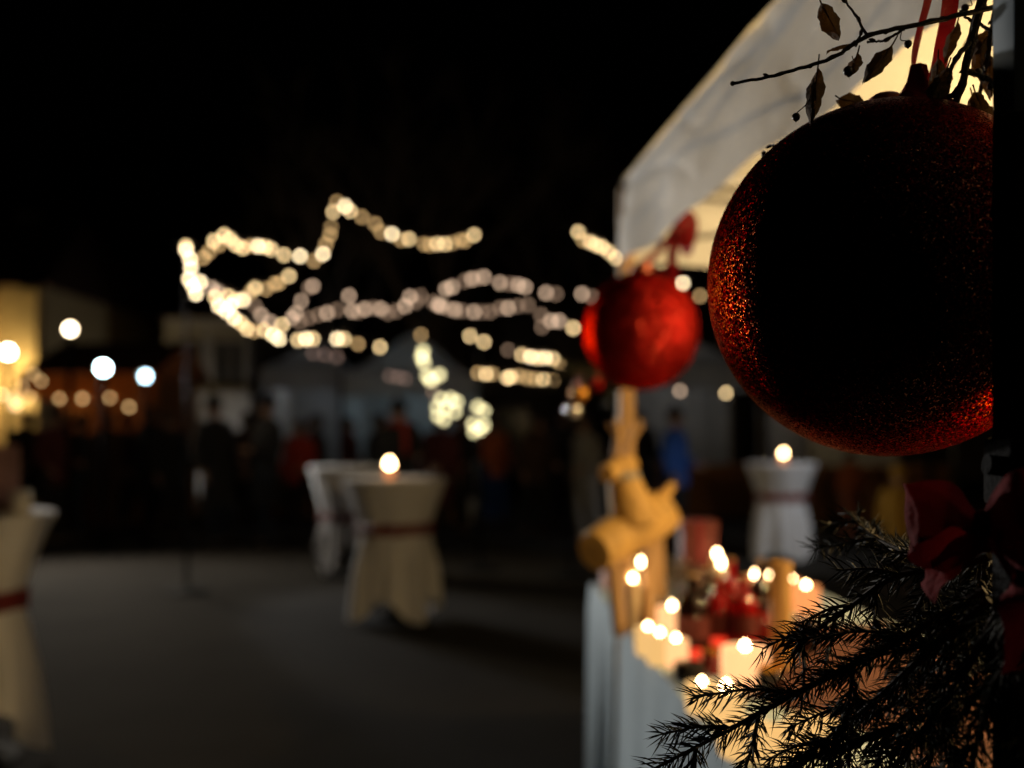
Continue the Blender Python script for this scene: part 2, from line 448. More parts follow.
def candle_glass(p, h, r, label, glow='tealight', square=False, name='candle_glass', group='candles on the counter', n=20, fl=True, fh=None, fr=.009):
    t = empty(name, p, label, 'candle', group)
    mb = MB(); mb.lathe([(r * .8, 0), (r * .92, 0.006), (r, h * .5), (r * .97, h), (r * .9, h), (r * .9, h * .5), (r * .7, 0.012)], p, 4 if square else n)
    mb.build('glass', M[glow], t)
    if fl: flame(t, p + Vector((0, 0, h * .95)), fh or 0.02, fr)
    return t
pillar_candle(on(633, 2.83), 0.135, 0.022, 'lit slim ivory candle in front of the log reindeer')
pillar_candle(on(641, 2.93), 0.165, 0.022, 'lit slim ivory candle just behind the log reindeer leg')
candle_glass(on(672, 2.72), 0.085, 0.043, 'glowing candle glass beside the log reindeer, behind the dark bottle', 'lantern')
candle_glass(on(648, 2.52), 0.07, 0.034, 'small yellow candle glass nearest the counter front edge', 'lantern_y')
candle_glass(on(660, 2.42), 0.075, 0.036, 'bright candle glass second along the front edge', 'lantern_y')
candle_glass(on(676, 2.40), 0.065, 0.03, 'small candle glass left of the dark round tin', 'lantern')
candle_glass(on(745, 2.20), 0.088, 0.054, 'largest glowing candle glass, square with orange rim', 'lantern')
candle_glass(on(702, 2.0), 0.06, 0.034, 'white glowing tealight near the fir branch tip', 'lantern_y')
candle_glass(on(726, 1.97), 0.055, 0.036, 'low yellow tealight right of the white one near the fir tip', 'lantern_y')
candle_glass(on(742, 1.74), 0.06, 0.045, 'yellow candle bowl half hidden by the lowest fir branch', 'lantern_y', fl=False)
candle_glass(on(776, 1.72), 0.05, 0.05, 'wide yellow candle bowl behind the fir needles', 'lantern_y', fl=False)
candle_glass(on(812, 1.78), 0.05, 0.05, 'rightmost candle bowl glowing through the fir needles', 'lantern_y', fl=False)
pillar_candle(on(717, 3.3), 0.145, 0.02, 'lit candle beside the red gift box, upper of a pair')
pillar_candle(on(721, 3.2), 0.125, 0.02, 'lit candle in front of the red gift box, lower of a pair')
candle_glass(on(755, 3.2), 0.10, 0.045, 'orange candle glass left of the tall honey candle', 'tealight')
candle_glass(on(770, 3.25), 0.095, 0.03, 'slim candle glass close to the tall honey candle', 'tealight')
candle_glass(on(791, 3.2), 0.09, 0.03, 'slim candle glass right of the tall honey candle', 'tealight')
candle_glass(on(806, 3.1), 0.085, 0.042, 'rightmost orange candle glass on the far counter', 'tealight')
candle_glass(on(735, 3.1), 0.08, 0.03, 'flameless amber glass with glow put in its material, between the far candles', 'tealight', fl=False)  # no flame inside, the glass material itself emits the glow
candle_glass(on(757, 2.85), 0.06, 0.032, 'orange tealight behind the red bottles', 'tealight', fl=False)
pillar_candle(on(781, 2.38), 0.255, 0.026, 'tall honey coloured pillar candle, unlit, on the counter', 'waxtan', lit=False)

tl = Vector((0.98, 1.24, CZ))
t = empty('table_lantern', tl, 'tall glass table lantern standing on the near counter', 'lantern')
mb = MB(); mb.lathe([(.09, 0), (.09, .02), (.07, .03)], tl, 20); mb.lathe([(.085, .36), (.05, .42), (.015, .44)], tl, 20)
for k in range(4): mb.tube([tl + Vector((.075 * cos(k * pi / 2), .075 * sin(k * pi / 2), .02)), tl + Vector((.075 * cos(k * pi / 2), .075 * sin(k * pi / 2), .365))], .005, 6)
mb.build('frame', M['cable'], t)
mb = MB(); mb.ball(tl + Vector((0, 0, .2)), (.03, .03, .05), 14, 10); mb.build('bulb', M['pendant'], t)
lamp('lantern_light', tl + Vector((0, 0, .25)), 17, (1.0, 0.62, 0.24), t, 0.04)

def bottle(p, h, r, m, label):
    t = empty('bottle', p, label, 'bottle', 'bottles on the counter')
    mb = MB(); mb.lathe([(r * .85, 0), (r, 0.006), (r, h * .58), (r * .8, h * .68), (r * .36, h * .78), (r * .34, h * .93), (r * .40, h * .935), (r * .40, h * .96), (r * .3, h * .97)], p, 20)
    mb.build('glass_body', M[m], t)
    mb = MB(); mb.lathe([(r * .29, h * .93), (r * .3, h), (r * .22, h * 1.01)], p, 12); mb.build('stopper', M['wood'], t)
    mb = MB(); mb.lathe([(r * 1.015, h * .2), (r * 1.015, h * .48)], p, 20, capb=False, capt=False); mb.build('paper_band', M['redpaper'], t)
bottle(on(693, 2.55), 0.20, 0.042, 'darkglass', 'black bottle in front of the candle glasses')
bottle(on(718, 2.62), 0.19, 0.030, 'redglass', 'slim red bottle right of the black bottle')
bottle(on(744, 2.60), 0.19, 0.036, 'redglass', 'stout red bottle left of the tall honey candle')
bottle(on(706, 2.8), 0.18, 0.032, 'darkglass', 'dark bottle standing behind the slim red bottle')
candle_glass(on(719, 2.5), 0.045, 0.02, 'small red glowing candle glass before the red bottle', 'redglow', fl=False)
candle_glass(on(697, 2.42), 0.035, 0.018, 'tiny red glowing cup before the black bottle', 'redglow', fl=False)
bottle(on(731, 2.78), 0.21, 0.033, 'redglass', 'tall red bottle at the back between the two other red bottles')
bottle(on(760, 2.82), 0.20, 0.034, 'darkglass', 'dark bottle just behind the tall honey candle')
t = empty('round_tin', on(690, 2.27), 'black round tin beside the square candle glass', 'tin')
mb = MB(); mb.lathe([(0.034, 0), (0.036, 0.004), (0.036, 0.026)], on(690, 2.27), 24); mb.build('body', M['tin'], t)
mb = MB(); mb.lathe([(0.0375, 0.024), (0.0375, 0.036), (0.034, 0.039), (0.004, 0.040)], on(690, 2.27), 24); mb.build('lid', M['tin'], t)
gb = on(697, 3.42)
t = empty('gift_box', gb, 'tall red gift box on the far counter', 'box')
mb = MB(); mb.box(gb + Vector((0, 0, 0.11)), (0.115, 0.11, 0.22), bev=0.004); mb.build('body', M['redpaper'], t)
mb = MB(); mb.box(gb + Vector((0, 0, 0.242)), (0.122, 0.117, 0.04), bev=0.004); mb.build('lid', M['redpaper'], t)
mb = MB(); mb.box(gb + Vector((0, 0, 0.135)), (0.02, 0.123, 0.255)); mb.build('ribbon', M['ribbon'], t)
pb = on(601, 3.62)
t = empty('paper_parcel', pb + Vector((0.05, 0, 0)), 'low pink paper parcel at the far counter corner', 'parcel')
mb = MB(); mb.box(pb + Vector((0.07, 0, 0.025)), (0.13, 0.16, 0.05), bev=0.008); mb.build('body', M['pink'], t)
mb = MB(); mb.box(pb + Vector((0.07, 0, 0.0265)), (0.018, 0.164, 0.055)); mb.build('ribbon', M['ribbon'], t)
def wineglass(p, label):
    t = empty('wine_glass', p, label, 'glass', 'stemmed glasses on the counter')
    mb = MB(); mb.lathe([(0.034, 0), (0.034, 0.002), (0.006, 0.006), (0.004, 0.07), (0.012, 0.078), (0.034, 0.11), (0.036, 0.14), (0.030, 0.17), (0.0285, 0.17), (0.034, 0.14), (0.032, 0.112), (0.010, 0.082)], p, 20)
    mb.build('bowl', M['clearglass'], t)
wineglass(on(676, 3.12), 'stemmed glass left of the red gift box')
wineglass(on(690, 3.0), 'stemmed glass in front of the red gift box')
wineglass(on(667, 2.98), 'stemmed glass nearest the log reindeer')

# brown sheet added to darken the near counter top, and small clutter on it
rn = MB()
def rfn(u, v):
    y = 1.0 + 1.9 * u; q = min(1, max(0, (2.15 - y) / .35)); a_ = .15 + .16 * q * q * (3 - 2 * q); x = 0.325 + 0.044 * (2.79 - y) + a_ + (.77 - a_) * v
    return Vector((x, y, CZ + .004 + .0012 * noise.noise(Vector((x * 20, y * 20, 0)))))
rn.grid(rfn, 60, 20)
q0 = len(rn.v); rn.v += [v - Vector((0, 0, .0015)) for v in rn.v]; rn.f += [tuple(i + q0 for i in f[::-1]) for f in rn.f]
tag(rn.build('counter_shade_sheet', M['shade_sheet'], None, (0.86, 1.95, CZ)), 'brown sheet added to darken the near counter under the bottles', 'dark sheet')
def jar(p, h, r, label, lidm='tin', body='jam'):
    t = empty('jar', p, label, 'jar', 'small jars on the counter')
    mb = MB(); mb.lathe([(r * .9, 0), (r, .005), (r, h * .74), (r * .8, h * .84), (r * .8, h * .86)], p, 18); mb.build('glass', M[body], t)
    mb = MB(); mb.lathe([(r * .86, h * .845), (r * .88, h * .86), (r * .88, h * .98), (r * .8, h), (.002, h)], p, 18); mb.build('lid', M[lidm], t)
jar(on(683, 2.82), .085, .032, 'red jar with black lid left of the black bottle')
jar(on(705, 2.95), .09, .034, 'red jar with gilt lid in front of the red gift box', 'goldb')
jar(on(730, 2.9), .10, .034, 'red jar with silver lid between the red bottles', 'silver')
jar(on(763, 2.7), .10, .034, 'red jar with black lid beside the tall honey candle')
jar(on(768, 2.95), .085, .030, 'amber jar with gilt lid behind the tall honey candle', 'goldb', 'redglass')
jar(on(806, 2.55), .09, .034, 'dark jar with silver lid right of the tall honey candle', 'silver', 'darkglass')
jar(on(712, 2.32), .06, .026, 'squat red jar with gilt lid left of the largest candle glass', 'goldb')
jar(on(771, 2.12), .07, .030, 'dark jar with gilt lid right of the largest candle glass', 'goldb', 'darkglass')
jar(on(656, 2.95), .08, .030, 'dark jar with silver lid at the log reindeer legs', 'silver', 'darkglass')

# log reindeer
rd = 2.86
R0 = on(640, rd)
t = empty('log_reindeer', R0, 'golden log reindeer with twig antlers at the counter corner', 'reindeer figure')
def seg(name, p, q, r0, r1, m='log', n=14, parent=t):
    mb = MB(); p, q = Vector(p), Vector(q)
    mb.tube([p, p.lerp(q, .06), p.lerp(q, .5), p.lerp(q, .94), q], [r0 * .9, r0, (r0 + r1) / 2 * 1.03, r1, r1 * .88], n)
    return mb.build(name, M[m], parent)
seg('body', at(594, 552, 2.72), at(660, 512, 2.96), 0.060, 0.070)
seg('haunch', at(640, 530, 2.93), at(666, 508, 2.97), 0.060, 0.066)
seg('neck', at(636, 528, 2.82), at(619, 462, 2.84), 0.070, 0.038)
seg('head', at(628, 464, 2.90), at(606, 474, 2.76), 0.036, 0.026)
seg('tail', at(661, 500, 2.95), at(673, 484, 2.97), 0.018, 0.012)
for k, (a, b) in enumerate((((612, 548, 2.78), (620, 2.76)), ((622, 540, 2.82), (632, 2.90)), ((650, 524, 2.90), (648, 2.80)), ((657, 520, 2.95), (660, 2.95)))):
    seg('leg', at(*a), on(*b), 0.018, 0.020, 'wood')
for s, pts in ((1, [(626, 456, 2.86), (632, 437, 2.87), (641, 420, 2.88)]), (-1, [(616, 456, 2.82), (618, 436, 2.81), (616, 418, 2.80)])):
    mb = MB(); ps = [at(*p) for p in pts]; mb.tube(ps, [.014, .012, .006], 8)
    mb.tube([ps[1], ps[1] + Vector((0.03 * s, 0, 0.035))], [.010, .005], 8)
    mb.tube([ps[1].lerp(ps[0], .4), ps[1].lerp(ps[0], .4) + Vector((-0.028 * s, 0, 0.03))], [.009, .005], 8)
    mb.build('antler', M['wood'], t)
mb = MB(); pts = [at(620, 486, 2.83)]
mb.lathe([(0.048, -0.012), (0.054, 0), (0.048, 0.012)], at(622, 476, 2.836), 16); mb.build('collar', M['coat_grey'], t)

# ------------------------------------------------------------------ red baubles
def ribbon_strip(mb, pts, wd, tw0=0.0, tw1=0.0, th=0.0006, side=Vector((1, 0, 0))):
    pts = [Vector(p) for p in pts]; n = len(pts); vs = []; fs = []
    for i, p in enumerate(pts):
        tt = (pts[min(i + 1, n - 1)] - pts[max(i - 1, 0)]).normalized()
        a = (side - tt * side.dot(tt)).normalized()
        a = Quaternion(tt, tw0 + (tw1 - tw0) * i / (n - 1)) @ a
        b = tt.cross(a)
        wl = wd(i / (n - 1)) if callable(wd) else wd
        for k in range(7):
            s = k / 6 - 0.5
            vs.append(p + a * s * wl + b * (th + 0.10 * wl * (4 * s * s - .5) * sin(i * .5)))
    for i in range(n - 1):
        for k in range(6):
            fs.append((i * 7 + k, i * 7 + k + 1, (i + 1) * 7 + k + 1, (i + 1) * 7 + k))
    mb.add(vs, fs)
BD = 0.84
bc = at(886, 281, BD); br = 178 / F * BD * 0.985
t = empty('bauble', bc - Vector((0, 0, br)), 'huge dark red glitter bauble in the foreground at right', 'bauble')
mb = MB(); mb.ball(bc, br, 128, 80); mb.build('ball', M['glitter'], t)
mb = MB(); mb.lathe([(0.014, br - 0.003), (0.014, br + 0.006), (0.010, br + 0.009), (0.004, br + 0.010)], bc, 20)
mb.build('cap', M['cap'], t)
topb = bc + Vector((0, 0, br))
# gathered fabric knot over the cap, then two ribbons upward
mb = MB()
def knot(i, a, r, z): return r * (1 + .16 * sin(5 * a + i)), z
mb.lathe([(0.034, -0.010), (0.024, 0.003), (0.014, 0.012), (0.009, 0.022), (0.006, 0.034)], at(918, 106, BD), 28, knot)
mb.build('fabric_knot', M['bow'], t)
kn = at(922, 92, BD)
mb = MB(); ribbon_strip(mb, spline([kn, at(914, 62, BD), at(921, 30, BD), at(930, -10, BD - .02), at(934, -50, BD - .06)], 8), 0.009, 0.9, 0.2)
mb.build('ribbon', M['ribbon'], t)
mb = MB(); ribbon_strip(mb, spline([at(928, 100, BD - .01), at(938, 70, BD - .01), at(944, 40, BD), at(950, 5, BD - .02), at(953, -50, BD - .06)], 8), 0.013, 0.3, -0.5)
mb.build('ribbon', M['ribbon'], t)

B2 = 2.6
b2 = at(641, 331, B2); r2 = 59.5 / F * B2
t = empty('bauble', b2 - Vector((0, 0, r2)), 'smaller bright red bauble hanging at the far tent corner', 'bauble')
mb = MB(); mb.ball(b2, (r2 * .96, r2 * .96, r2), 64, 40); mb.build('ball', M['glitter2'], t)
mb = MB(); mb.lathe([(0.028, r2 - 0.005), (0.028, r2 + 0.016), (0.006, r2 + 0.02)], b2, 20); mb.build('cap', M['cap'], t)
mb = MB(); ribbon_strip(mb, spline([b2 + Vector((0, 0, r2 + .015)), at(654, 255, B2), at(668, 240, B2 + .0), at(680, 222, B2 + .0)], 8), 0.02, .2, .6)
ribbon_strip(mb, spline([at(675, 222, B2), at(686, 226, B2 - .03), at(687, 238, B2 - .03), at(679, 244, B2), at(677, 233, B2)], 8), 0.075, .9, 1.2)
ribbon_strip(mb, spline([at(676, 240, B2), at(672, 258, B2), at(676, 285, B2)], 8), 0.03, .2, .9)
mb.build('ribbon', M['ribbon'], t)
# fir sprig with small ornaments on the corner leg
# ------------------------------------------------------------------ fir branches
def fir_branch(pts, label, seed, r0=0.0035, needle=0.021, dens=1500, side=True, group=None, spread=1.0, nw=0.0007, mneed='needle', name='fir_branch'):
    rnd = random.Random(seed)
    base = Vector(pts[0])
    t = empty(name, base, label, 'fir branch', group)
    path = spline(pts, 10)
    st = MB(); nd = MB()
    def needles(pth, lenf):
        for i in range(len(pth) - 1):
            a, b = pth[i], pth[i + 1]
            tt = (b - a).normalized(); cnt = max(1, int((b - a).length * dens))
            x = tt.cross(Vector((0, 0, 1)))
            if x.length < 1e-3: x = Vector((1, 0, 0))
            x.normalize(); y = tt.cross(x)
            for k in range(cnt):
                p = a.lerp(b, rnd.random()); ph = rnd.random() * 2 * pi
                rad = cos(ph) * x + sin(ph) * y
                an = radians(rnd.uniform(32, 68)) * spread
                d = (tt * cos(an) + rad * sin(an)).normalized()
                L = lenf * rnd.uniform(.65, 1.1)
                bend = tt * L * .12 + Vector((0, 0, -.04 * L))
                wv = d.cross(Vector((rnd.uniform(-1, 1), rnd.uniform(-1, 1), rnd.uniform(-1, 1)))).normalized()
                u = d.cross(wv)
                p0, p1, p2 = p, p + d * L * .55, p + d * L + bend
                q = nw * rnd.uniform(.8, 1.2)
                vs = [p0 + wv * q * .6, p0 - wv * q * .3 + u * q * .5, p0 - wv * q * .3 - u * q * .5,
                      p1 + wv * q, p1 - wv * q * .5 + u * q * .85, p1 - wv * q * .5 - u * q * .85, p2]
                nd.add(vs, [(0, 1, 4, 3), (1, 2, 5, 4), (2, 0, 3, 5), (3, 4, 6), (4, 5, 6), (5, 3, 6)])
    n = len(path)
    st.tube(path, [r0 * (1 - .7 * i / (n - 1)) for i in range(n)], 7)
    needles(path, needle)
    if side:
        tot = sum((path[i + 1] - path[i]).length for i in range(n - 1))
        k = 0
        for i in range(4, n - 5, 5):
            tt = (path[i + 1] - path[i - 1]).normalized()
            sd = tt.cross(Vector((0.0, -1, 0.25))).normalized() * (1 if k % 2 else -1)
            k += 1
            L = tot * .36 * (1 - .55 * i / n) * rnd.uniform(.7, 1.15)
            dirv = (tt * .75 + sd * .75 + Vector((0, rnd.uniform(-.25, .25), -.12))).normalized()
            sp = spline([path[i], path[i] + dirv * L * .5 + Vector((0, 0, -.004)), path[i] + dirv * L + tt * L * .15 + Vector((0, 0, -.012))], 7)
            st.tube(sp, [r0 * .5 * (1 - .6 * j / (len(sp) - 1)) for j in range(len(sp))], 6)
            needles(sp, needle * .9)
    st.build('stem', M['firstem'], t); nd.build('needles', M[mneed], t, smooth=False)
    return t
GF = 'fir branches bundled on the post'
br_ = [
 ([(985, 590, .70), (900, 640, .73), (787, 698, .75), (725, 732, .76), (652, 770, .76)], 'longest fir branch reaching left to the bottom edge'),
 ([(990, 556, .70), (959, 566, .72), (895, 577, .75), (850, 607, .77), (815, 632, .78), (786, 664, .78)], 'arched fir branch under the red bow, needles combed left'),
 ([(985, 566, .72), (930, 560, .78), (890, 545, .84), (862, 528, .90), (850, 512, .93)], 'short upturned fir branch left of the red bow'),
 ([(990, 600, .68), (930, 650, .71), (870, 705, .74), (820, 745, .75), (770, 790, .75)], 'lower fir branch drooping behind the longest one'),
 ([(1000, 610, .66), (960, 680, .68), (915, 740, .70), (870, 800, .71)], 'fir branch hanging down right of the drooping one'),
 ([(1005, 600, .64), (995, 680, .66), (975, 750, .68), (960, 820, .68)], 'fir branch hanging straight down beside the post'),
 ([(1010, 590, .62), (1015, 660, .62), (1020, 740, .62), (1015, 830, .62)], 'fir branch hanging down in front of the post'),
 ([(1000, 590, .74), (950, 650, .80), (900, 700, .83), (850, 720, .84)], 'fir branch in the dark middle of the bundle'),
 ([(1000, 600, .72), (955, 700, .78), (930, 760, .80), (900, 830, .80)], 'fir branch low in the dark middle of the bundle'),
 ([(1000, 560, .74), (960, 600, .80), (930, 640, .84), (905, 690, .86)], 'fir branch hidden behind the bow, pointing down'),
 ([(905, 725, .72), (860, 740, .73), (815, 757, .74), (770, 775, .75)], 'small fir tip along the bottom edge'),
]
for i, (pts, lab) in enumerate(br_):
    fir_branch([at(*p) for p in pts], lab, 30 + i, group=GF, dens=(1700, 1150, 900)[i] if i < 3 else 1500, needle=0.022)

# dark post the foreground decoration hangs on
pz = 2.35
px0, py0 = 0.3250, 0.645
t = empty('post', (px0 + .0175, py0 + .015, 0), 'dark square post at the right edge carrying the huge bauble', 'post')
mb = MB(); mb.box((px0 + .0175, py0 + .015, 1.675 / 2), (0.035, 0.030, 1.675), bev=0.002); mb.build('lower_tube', M['post_paint'], t)
mb = MB(); mb.box((px0 + .0175, py0 + .015, (1.675 + pz) / 2 + .03), (0.0345, 0.0295, pz - 1.675 + .06), bev=0.002); mb.build('upper_tube', M['metal_pale'], t)
mb = MB(); mb.box((px0 + .0175, py0 + .015, 1.44), (0.044, 0.038, 0.045), bev=0.004); mb.tube([(px0 - .012, py0 + .012, 1.445), (px0 + .004, py0 + .012, 1.443)], 0.007, 10)
mb.build('clamp', M['post_paint'], t)
mb = MB(); mb.box((px0 + .0175, py0 + .015, .01), (0.30, 0.30, 0.02), bev=0.004); mb.build('foot_plate', M['metal_dark'], t)
mb = MB(); mb.tube([(px0 + .01, py0 + .01, 1.905), (px0 - .01, py0 + .15, 1.905), (0.30, 0.92, 1.905), (0.28, 0.98, 1.90)], 0.008, 8); mb.build('hook_arm', M['metal_dark'], t)

# red bow tied on the post over the fir bundle
bw = at(968, 530, .66)
t = empty('ribbon_bow', bw, 'dark red velvet bow tied on the post above the fir branches', 'bow')
def loop(ptsf, wd, nm, tw=(0, 0)):
    mb = MB(); ribbon_strip(mb, spline([at(*p) for p in ptsf], 10), wd, tw[0], tw[1], side=Vector((0, 0.3, 1))); return mb.build(nm, M['bow'], t)
wf = lambda s: .014 + .030 * sin(pi * min(1, max(0, s)))
loop([(985, 530, .64), (950, 505, .63), (915, 512, .635), (908, 522, .65), (925, 540, .66), (960, 538, .655), (985, 532, .645)], wf, 'loop')
loop([(985, 530, .64), (1010, 500, .60), (1045, 505, .59), (1050, 530, .6), (1020, 545, .615), (985, 534, .645)], wf, 'loop')
mb = MB(); mb.ball(at(985, 531, .638), (.012, .008, .014), 14, 10); mb.build('knot', M['bow'], t)
loop([(985, 535, .64), (960, 552, .64), (938, 572, .645), (925, 592, .65)], lambda s: .014 + .016 * s, 'tail', (.3, .6))
loop([(990, 535, .635), (1008, 570, .61), (1022, 620, .60), (1020, 670, .605)], lambda s: .014 + .018 * s, 'tail', (.8, 1.2))

# ------------------------------------------------------------------ leafy twigs hanging above the bauble
def leafy_twig(stems, leaves, berries, label, r0=.0022):
    base = at(*stems[0][0])
    t = empty('leafy_twig', base, label, 'twig', 'twigs hung over the bauble')
    mb = MB()
    rnd = random.Random(len(leaves) * 7 + len(stems))
    for k, sp in enumerate(stems):
        pth = spline([at(*p) for p in sp], 8); n = len(pth)
        pth = [p + Vector((rnd.uniform(-1, 1), 0, rnd.uniform(-1, 1))) * .0006 for p in pth]
        rr = r0 if k == 0 else r0 * .6
        mb.tube(pth, [rr * (1 - .45 * i / (n - 1)) * (1.25 if i % 8 == 0 else 1) for i in range(n)], 7)
        for i in range(6, n - 2, 7):   # buds
            d = ((pth[i + 1] - pth[i]).normalized() + Vector((rnd.uniform(-.3, .3), rnd.uniform(-.6, .6), rnd.choice((-.7, .8))))).normalized()
            mb.tube([pth[i], pth[i] + d * .003, pth[i] + d * .0052], [.0014, .0016, .0004], 6)
        mb.ball(pth[-1], rr * .9, 8, 6)
    mb.build('stem', M['twig'], t)
    for (x, y, d, L, wd, ang, curl) in leaves:
        p = at(x, y, d); L = L / F * d; wd = wd * 1.05 / F * d; curl *= .55
        lm = MB(); a = radians(ang)
        ax = Vector((cos(a), rnd.uniform(-.25, .25), -sin(a))).normalized(); sdv = ax.cross(Vector((0, -1, 0))).normalized()
        sdv = Quaternion(ax, curl) @ sdv; nr = ax.cross(sdv)
        ph = rnd.uniform(0, 6)
        def fn(u, v):
            wv = wd * .5 * (sin(pi * min(1, u ** .85)) ** .8 + .02) * (1 + .10 * sin(u * 17 + ph) + .05 * sin(u * 39 + ph))
            s = v * 2 - 1
            return p + ax * (L * u) + sdv * (s * wv) + nr * (abs(s) ** 1.5 * wd * .35 + .06 * L * sin(u * 4 + ph) + .002 * s)
        lm.grid(fn, 18, 6)
        lm.tube([p - ax * L * .16 + Vector((0, 0, .002)), p, p + ax * L * .8], [.0006, .0007, .0003], 5)
        lm.build('leaf', M['leaf'], t)
    for (x, y, d, r, sx, sy) in berries:
        b = MB(); p = at(x, y, d); rr = r / F * d
        b.ball(p, rr, 12, 8); q_ = at(sx, sy, d); b.tube(spline([p + Vector((0, 0, rr * .8)), p.lerp(q_, .5) + Vector((.0035 if sx > x else -.0035, 0, -.002)), q_], 5), .00045, 5); b.ball(p - Vector((0, 0, rr)), rr * .25, 6, 4)
        b.build('berry', M['berry'], t)
TD = .79
leafy_twig([[(1000, 6, TD), (930, 22, TD), (868, 36, TD), (832, 58, TD), (780, 74, TD), (733, 84, TD)],
            [(868, 36, TD), (856, 16, TD), (840, -6, TD)], [(855, 46, TD), (862, 30, TD)], [(905, 28, TD), (885, 40, TD + .01), (868, 42, TD + .01)]],
           [(821, 3, TD, 40, 17, 62, .5), (818, 66, TD, 58, 17, 97, .7), (893, 44, TD, 46, 17, 128, .4), (858, 52, TD, 26, 14, 110, .9), (851, 44, TD + .01, 24, 9, 168, .9)],
           [(796, 117, TD, 4.2, 814, 78), (908, 44, TD, 4, 902, 30), (848, 71, TD, 5, 852, 56)],
           'long thin twig reaching left with five hanging dry leaves')
leafy_twig([[(985, -10, .8), (972, 40, .8), (962, 85, .8), (948, 122, .8)], [(972, 40, .8), (955, 60, .79), (948, 82, .79)], [(965, 70, .8), (985, 78, .8), (996, 84, .8)],
            [(962, 85, .8), (952, 95, .81), (940, 96, .82)]],
           [(840, 99, .83, 34, 16, 8, .3), (948, 66, .79, 44, 20, 118, .8), (975, 92, .81, 34, 14, 60, .5), (938, 58, .80, 40, 15, 95, .9), (985, 80, .80, 26, 10, 20, .7)],
           [(938, 92, .8, 4, 946, 80), (992, 86, .8, 4.5, 996, 80)],
           'thick dark twig hanging straight down behind the red ribbons', .0042)
leafy_twig([[(1000, -8, .82), (992, 30, .82), (985, 70, .83), (975, 110, .84), (968, 130, .84)], [(992, 30, .82), (970, 20, .81), (960, 12, .81)], [(985, 70, .83), (1000, 62, .83)]],
           [(978, 40, .83, 44, 17, 80, .6), (990, 52, .83, 50, 16, 95, .8), (998, 22, .82, 38, 18, 125, .5), (972, 95, .84, 34, 15, 70, .6), (958, 20, .82, 48, 13, 110, 1.0), (982, 104, .84, 34, 17, 60, .4)],
           [(965, 8, .81, 4, 970, -2), (960, 118, .84, 4, 966, 110), (978, 72, .82, 4, 984, 66)],
           'leafy twig nearest the post with yellowish dry leaves', .0026)
leafy_twig([[(985, 5, .86), (968, 40, .95), (930, 96, 1.02), (860, 131, 1.0), (822, 140, .91), (806, 142, .88), (785, 149, .88), (768, 152, .88)], [(785, 149, .88), (774, 147, .88), (770, 145, .88)]],
           [(800, 143, .88, 14, 6, 170, .8)], [(764, 154, .88, 3, 768, 152)], 'short budded twig tip showing at the left shoulder of the huge bauble', .0014)

# sprig with small ornaments, at the corner leg under the red bauble
fir_branch([at(*p) for p in ((628, 372, 2.95), (603, 374, 2.90), (575, 372, 2.86), (545, 368, 2.84))], 'small fir sprig sticking out left under the bright red bauble', 91, r0=.006, needle=.045, dens=420, group=None, nw=.0022, name='fir_sprig')
for (x, y, r, m, lab, tx, ty) in ((579, 393, 9, 'goldb', 'small amber bauble on the fir sprig', 582, 374), (573, 410, 8.5, 'silver', 'small silver bauble hanging lowest on the fir sprig', 577, 373), (597, 385, 7, 'glitter2', 'small red bauble on the fir sprig beside the bright red one', 597, 374)):
    p = at(x, y, 2.86); rr = r / F * 2.86
    t = empty('small_bauble', p - Vector((0, 0, rr)), lab, 'bauble', 'small ornaments on the fir sprig')
    mb = MB(); mb.ball(p, rr, 20, 14); mb.build('ball', M[m], t)
    mb = MB(); mb.tube([p + Vector((0, 0, rr * .95)), at(tx, ty, 2.86)], .0012, 5); mb.lathe([(.006, rr - .002), (.006, rr + .006)], p, 10); mb.build('hanger', M['cap'], t)

